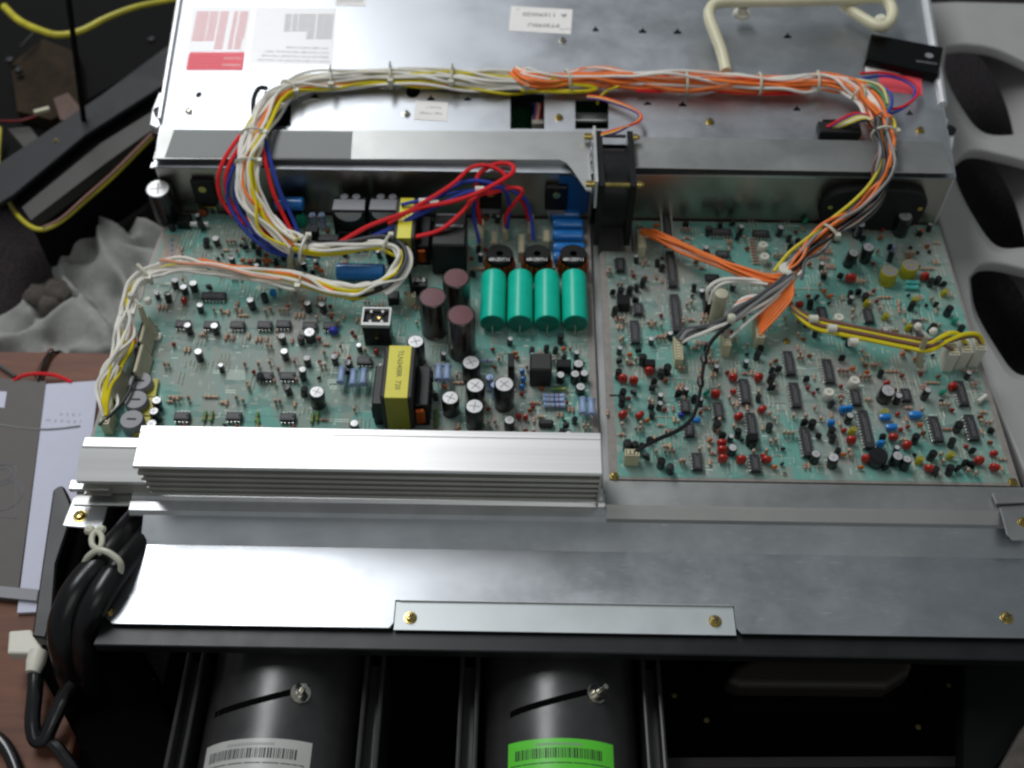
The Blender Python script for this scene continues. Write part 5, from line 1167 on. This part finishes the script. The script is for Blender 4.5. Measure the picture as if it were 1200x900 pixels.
MB().tube(spline(PX((42, 782, -5.8), (41, 810, -6), (38, 845, -6.5), (42, 866, -7), (52, 866, -7), (62, 845, -6.5), (76, 815, -6), (88, 795, -5)), 6), .48, 10).build('cable', 'sleeve_black', pl, org=o)
MB().tube(spline(PX((88, 905, -7.2), (70, 880, -7.2), (56, 868, -7.2)), 4), .4, 8).build('cable', 'sleeve_black', pl, org=o)
c2_ = thing('dark_table_cable', 'dark cable crossing the bottom left corner of wooden table', 'cable', tuple(at(10, 890, -7.5)))
MB().tube(spline(PX((-30, 850, -7.5), (0, 868, -7.5), (14, 888, -7.5), (24, 915, -7.5)), 5), .45, 10).build('cable_run', 'sleeve_black', c2_, org=tuple(WL[c2_.name]))

# papers
bk = thing('user_manual', 'white and charcoal user manual lying on the table beside chassis', 'manual', tuple(at(60, 580, -7.9)))
o = tuple(WL[bk.name]); ZP = -7.7
MB().prism(A((54, 450), (116, 446), (92, 640), (64, 716), (20, 718), z=ZP), -7.99, ZP).build('white_page', 'paper', bk, org=o)
MB().prism(A((-40, 440), (54, 447), (20, 703), (-60, 700), z=ZP+.05), -7.98, ZP+.05).build('grey_cover', 'paper_dark', bk, org=o)
MB().prism(A((-10, 458), (8, 459), (5, 478), (-10, 476), z=ZP+.06), ZP+.052, ZP+.06).build('white_square', 'paper', bk, org=o)
text('user', .5, at(95, 486, ZP+.005), R(-2), 'ink_grey', bk, align='RIGHT', space=2.0); text('manual', .5, at(95, 494, ZP+.005), R(-2), 'ink_grey', bk, align='RIGHT', space=2.0)
ar = MB()
for pts in ([(-2, 497, 0), (20, 501, 0), (48, 503, 0), (70, 502, 0), (94, 499, 0)],):
    ar.tube(spline([tuple(at(x, y, ZP+.06)) for x, y, _ in pts], 4), .06, 5)
ar.build('printed_line', 'ink_grey', bk, org=o)
fr = MB()
for a_, b_ in (((-6, 544), (19, 543)), ((19, 543), (19, 607)), ((19, 607), (-6, 605))):
    p, q = at(*a_, ZP+.06), at(*b_, ZP+.06); fr.tube([tuple(p), tuple(q)], .05, 4)
for rr in (.9, .55, 1.3):
    p = at(5, 556 if rr < 1 else 580, ZP+.06); fr.tube([(p.x+rr*math.cos(k/12*math.pi*2), p.y+rr*math.sin(k/12*math.pi*2), p.z) for k in range(13)], .05, 4)
fr.build('printed_frame', 'relay_grey', bk, org=o)
st_ = MB().prism(A((-20, 684), (44, 690), (42, 703), (-20, 697), z=-7.3), -7.6, -7.4).build('grey_ruler', 'relay_grey', None); tag(st_, 'grey plastic strip lying across the foot of the manual', 'ruler')
tw = thing('table_wire_pair', 'thin red and dark wires lying on wood behind the manual', 'wire set', tuple(at(40, 440, -7.8)))
wire(tw, PX((16, 446, -7.7), (28, 440, -7.5), (45, 438, -7.4), (65, 440, -7.5), (84, 448, -7.7)), .11, 'red')
wire(tw, PX((45, 448, -7.7), (50, 430, -7.5), (58, 415, -7.6), (70, 412, -8)), .09, 'black'); wire(tw, PX((-10, 422, -7.7), (5, 432, -7.7), (18, 441, -7.7)), .1, 'dkgrey'); wire(tw, PX((40, 447, -7.7), (46, 428, -7.4), (58, 410, -7.6), (64, 413, -8)), .08, 'brown')

# crumpled grey cloth on the carpet
ZG = -14
poly = A((-60, 372), (8, 352), (30, 322), (58, 330), (52, 300), (78, 268), (108, 246), (128, 250), (146, 258), (150, 247), (182, 250), (215, 262), (230, 330), (210, 420), (130, 430), (-60, 430), z=-12)
def in_poly(x, y, P):
    c = False; j = len(P)-1
    for i in range(len(P)):
        if (P[i][1] > y) != (P[j][1] > y) and x < (P[j][0]-P[i][0])*(y-P[i][1])/(P[j][1]-P[i][1])+P[i][0]: c = not c
        j = i
    return c
def dpoly(x, y, P):
    d = 1e9
    for i in range(len(P)):
        a = Vector(P[i]); b = Vector(P[(i+1) % len(P)]); p = Vector((x, y)); ab = b-a
        t = max(0, min(1, (p-a).dot(ab)/ab.length_squared)); d = min(d, (a+ab*t-p).length)
    return d
FOLD = []
for h_, line in [(4.2, [(53, 303), (73, 277), (110, 249)]), (4.0, [(113, 249), (155, 270)]), (.9, [(110, 256), (107, 287), (82, 292)]), (3.8, [(119, 265), (122, 307), (147, 337)]), (.4, [(78, 312), (108, 352), (130, 378)]),
                 (3.6, [(63, 310), (92, 345), (128, 388)]), (.4, [(128, 332), (142, 358), (150, 385)]), (3.4, [(53, 374), (83, 350), (127, 397)]), (.3, [(84, 344), (50, 352), (22, 378)]), (2.6, [(18, 352), (26, 348), (50, 376), (-5, 392)]),
                 (.4, [(58, 385), (72, 405)]), (3.0, [(145, 252), (178, 252)]), (.4, [(143, 254), (157, 275), (180, 275)]), (2.8, [(133, 280), (170, 288), (190, 330)]), (1.0, [(150, 300), (160, 345)]), (2.4, [(30, 402), (110, 405)]), (.5, [(-30, 400), (10, 405), (60, 398)]), (2.5, [(-60, 385), (-10, 380)])]:
    for a_, b_ in zip(line, line[1:]): FOLD.append((Vector(at(*a_, -11)[:2]), Vector(at(*b_, -11)[:2]), h_))
xs = [p[0] for p in poly]; ys = [p[1] for p in poly]; st = .24
nx = int((max(xs)-min(xs))/st)+2; ny_ = int((max(ys)-min(ys))/st)+2
vid = {}; vs = []; fs = []
for i in range(nx):
    for j in range(ny_):
        x, y = min(xs)+i*st, min(ys)+j*st
        if not in_poly(x, y, poly): continue
        d = dpoly(x, y, poly); e = min(1, d/1.6)
        wx, wy = x+2.2*noise.noise((x*.12, y*.12, 3)), y+2.2*noise.noise((x*.18, y*.18, 9))
        f4 = noise.noise((x*1.1, y*1.1, 2)); sw = 0; sz = 0; p2 = Vector((wx*.4+x*.6, wy*.4+y*.6))
        for A0, B0, h_ in FOLD:
            ab = B0-A0; t = max(0, min(1, (p2-A0).dot(ab)/ab.length_squared)); dd = (A0+ab*t-p2).length+.42; q_ = dd**-3.0; sw += q_; sz += q_*h_
        z = ZG+.15+e*(sz/sw*.8+.3+.07*f4+.25*noise.noise((x*.35, y*.35, 7)))
        vid[i, j] = len(vs); vs.append((x, y, z))
for (i, j) in list(vid):
    if (i+1, j) in vid and (i, j+1) in vid and (i+1, j+1) in vid: fs.append((vid[i, j], vid[i+1, j], vid[i+1, j+1], vid[i, j+1]))
cl = MB().add(vs, fs, 0, True).build('grey_cloth', 'cloth'); cl.data.set_sharp_from_angle(angle=R(80)); tag(cl, 'crumpled grey cloth lying on the dark carpet behind table', 'cloth')
md = thing('dark_object_in_cloth', 'dark muddy crumpled scrap half wrapped in the grey cloth', 'scrap', tuple(at(52, 345, -11)))
for px, py, r_ in ((42, 340, 1.2), (66, 337, 1.4), (55, 352, 1.0)):
    q = at(px, py, -11); m = MB(); rings = 8; n = 14; v_ = []
    for a in range(rings+1):
        th_ = math.pi*a/rings
        for b_ in range(n):
            ph = 2*math.pi*b_/n; k = r_*(1+.35*noise.noise((math.cos(ph)*math.sin(th_)*1.5+px, math.sin(ph)*1.5, math.cos(th_)*1.5)))
            v_.append((q.x+k*math.sin(th_)*math.cos(ph), q.y+k*math.sin(th_)*math.sin(ph), q.z-.6+k*.7*math.cos(th_)))
    m.add(v_, [(a*n+b_, (a+1)*n+b_, (a+1)*n+(b_+1) % n, a*n+(b_+1) % n) for a in range(rings) for b_ in range(n)], 0, True); m.build('scrap_lump', 'mud', md, org=tuple(WL[md.name]))

# ================================================================== DARK EQUIPMENT TOP LEFT
dv = thing('black_equipment_frame', 'long black diagonal metal channel with grey strip at upper left', 'equipment frame', tuple(at(100, 170, -8)))
o = tuple(WL[dv.name])
za_ = -5
MB().prism(A((-40, 215), (0, 190), (120, 110), (230, 28), (245, 60), (210, 88), (100, 158), (16, 228), (-20, 250), z=za_), za_-.5, za_).build('channel_top', 'slate', dv, bevel=.08, org=o)
MB().prism(A((16, 231), (100, 161), (210, 91), (215, 104), (120, 165), (28, 243), z=za_-1.2), za_-2, za_-1.2).build('channel_groove', 'junk_black', dv, org=o)
MB().prism(A((26, 243), (118, 168), (215, 108), (218, 124), (125, 190), (36, 258), z=za_-1.0), za_-2.2, za_-1.0).build('channel_strip', 'slate_light', dv, org=o)
MB().prism(A((34, 258), (126, 191), (218, 126), (222, 138), (120, 208), (46, 266), z=za_-2.4), za_-8, za_-2.4).build('channel_side', 'junk_black', dv, org=o)
MB().tube([tuple(at(98, 140, -4.9)), tuple(at(88, 60, 1)), tuple(at(78, -20, 6))], .26, 10).build('upright_rod', 'junk_black', dv, org=o)
screw(65, 165, za_, dv, 'brass_dull', .7)
MB().prism(A((-30, -30), (240, -40), (235, 40), (100, 120), (0, 195), (-30, 200), z=-9), -13.9, -9).build('dark_casing', 'junk_black', dv, bevel=.2, org=o)
MB().prism(A((12, 75), (50, 45), (92, 62), (98, 120), (60, 140), (20, 130), z=-7.5), -8.9, -7.5).build('brown_board', 'junk_brown', dv, bevel=.05, org=o)
MB().prism(A((62, 115), (80, 108), (98, 130), (92, 145), (70, 140), z=-6.8), -7.4, -6.8).build('brown_corner', 'brown_board', dv, bevel=.05, org=o)
MB().prism(A((8, 150), (35, 148), (48, 165), (30, 176), z=-6), -7, -6).build('grey_foot', 'slate_light', dv, bevel=.08, org=o)
MB().tube([tuple(at(24, 55, -6.5)), tuple(at(38, 40, -6.3)), tuple(at(42, 34, -6.3))], .12, 6).build('metal_pin', 'slate_light', dv, org=o)
for px, py in ((12, 72), (22, 84), (178, 48)): q = at(px, py, -7); MB().lathe([(.4, 0), (.4, .3), (.2, .4)], tuple(q), 10).build('stud', 'slate', dv, org=o)
wj = thing('small_white_connector', 'small white connector on a dark red wire in upper left equipment', 'connector', tuple(at(50, 134, -5.5)))
q = at(50, 132, -5.6); g = MB().box(q.x-.7, q.y-.22, q.z, q.x+.7, q.y+.22, q.z+.4).build('connector_body', 'old_nylon', wj, bevel=.05); g.rotation_euler = (0, 0, .45)
wire(wj, PX((-10, 141, -5.5), (15, 142, -5.3), (30, 140, -5.2), (42, 136, -5.3)), .1, 'darkred')
yc = thing('yellow_flat_cable', 'flat yellow cable sagging across the upper left equipment', 'cable', tuple(at(80, 35, -2)))
MB().tube(spline(PX((5, 8, -3), (22, 24, -2.6), (45, 35, -2.2), (68, 41, -2), (95, 36, -1.8), (125, 21, -1.5), (160, 8, -1), (210, -2, 0)), 6), lambda t: .36-.1*t, 8).build('cable_run', 'dull_yellow', yc, org=tuple(WL[yc.name]))
yd = thing('yellow_loop_cable', 'yellow and grey cable looping below the black diagonal channel', 'cable', tuple(at(60, 260, -10)))
MB().tube(spline(PX((0, 150, -7.5), (-2, 195, -8), (8, 230, -7.5), (24, 256, -6.5), (46, 269, -6), (70, 260, -6), (100, 235, -5.8), (135, 204, -5.4), (178, 160, -5)), 6), .2, 8).build('cable_run', 'dull_yellow', yd, org=tuple(WL[yd.name]))
MB().tube(spline(PX((50, 267, -5.8), (72, 256, -5.8), (100, 231, -5.5), (135, 200, -5.1), (178, 157, -4.7)), 6), .14, 8).build('cable_run', 'wire_brown', yd, org=tuple(WL[yd.name]))

# ================================================================== GREY PLASTIC GRILLE ON THE RIGHT
gp = thing('grey_plastic_grille', 'grey plastic chair back with large oval openings leaning beside the chassis', 'plastic grille', tuple(at(1180, 300, -8)))
def smooth(pts, z): return [tuple(v[:2]) for v in spline([(x, y, 0) for x, y in A(*pts, z=z)]+[(*A(pts[0], z=z)[0], 0)], 5)[:-1]]
ZG1 = -3.2
outer = A((1060, 8), (1120, 5), (1400, 12), (1500, 640), (1235, 640), (1222, 600), (1205, 560), (1180, 500), (1150, 430), (1100, 250), (1085, 100), z=ZG1)
HU = ([(1106, 54), (1135, 52), (1175, 60), (1230, 90), (1262, 130), (1262, 166), (1215, 166), (1152, 166), (1126, 140), (1104, 95)],
      [(1113, 192), (1135, 176), (1170, 180), (1230, 200), (1275, 250), (1278, 298), (1200, 299), (1163, 297), (1138, 265), (1118, 225)],
      [(1132, 325), (1150, 308), (1190, 312), (1250, 335), (1300, 400), (1290, 447), (1220, 448), (1186, 446), (1162, 415), (1138, 370)])
HL = ([(1106, 57), (1123, 55), (1142, 61), (1160, 82), (1178, 120), (1188, 160), (1181, 166), (1152, 166), (1126, 140), (1104, 95)],
      [(1113, 192), (1130, 178), (1148, 182), (1168, 198), (1190, 240), (1203, 290), (1193, 299), (1163, 297), (1138, 265), (1118, 225)],
      [(1132, 325), (1146, 313), (1165, 313), (1188, 330), (1208, 370), (1222, 436), (1214, 447), (1186, 446), (1162, 415), (1138, 370)])
flat_with_holes('grille_sheet', outer, [smooth(p, ZG1) for p in HU], ZG1, .7, 'grey_plastic', gp, bevel=.22)
for u_, l_ in zip(HU, HL):
    a = smooth(u_, ZG1-.6); b = smooth(l_, ZG1-5.0); n = len(a); ca = Vector((sum(p[0] for p in b)/n, sum(p[1] for p in b)/n))
    vs = []
    for k in range(5):
        t = k/4
        for i in range(n):
            e = math.sin(t*math.pi/2); p = Vector(a[i]).lerp(Vector(b[i]), t); vs.append((p.x, p.y, ZG1-.6-4.4*(1-math.cos(t*math.pi/2)*1.0) if k else ZG1-.6))
    fs = [(k*n+i, k*n+(i+1) % n, (k+1)*n+(i+1) % n, (k+1)*n+i) for k in range(4) for i in range(n)]
    w_ = MB().add(vs, fs, 0, True).build('opening_wall', 'grey_plastic', gp)

counts = {}
for o in bpy.data.objects: counts[o.name.split('.')[0]] = counts.get(o.name.split('.')[0], 0)+1
print('OBJECTS', len(bpy.data.objects), 'board parts', C_.n, B.n)
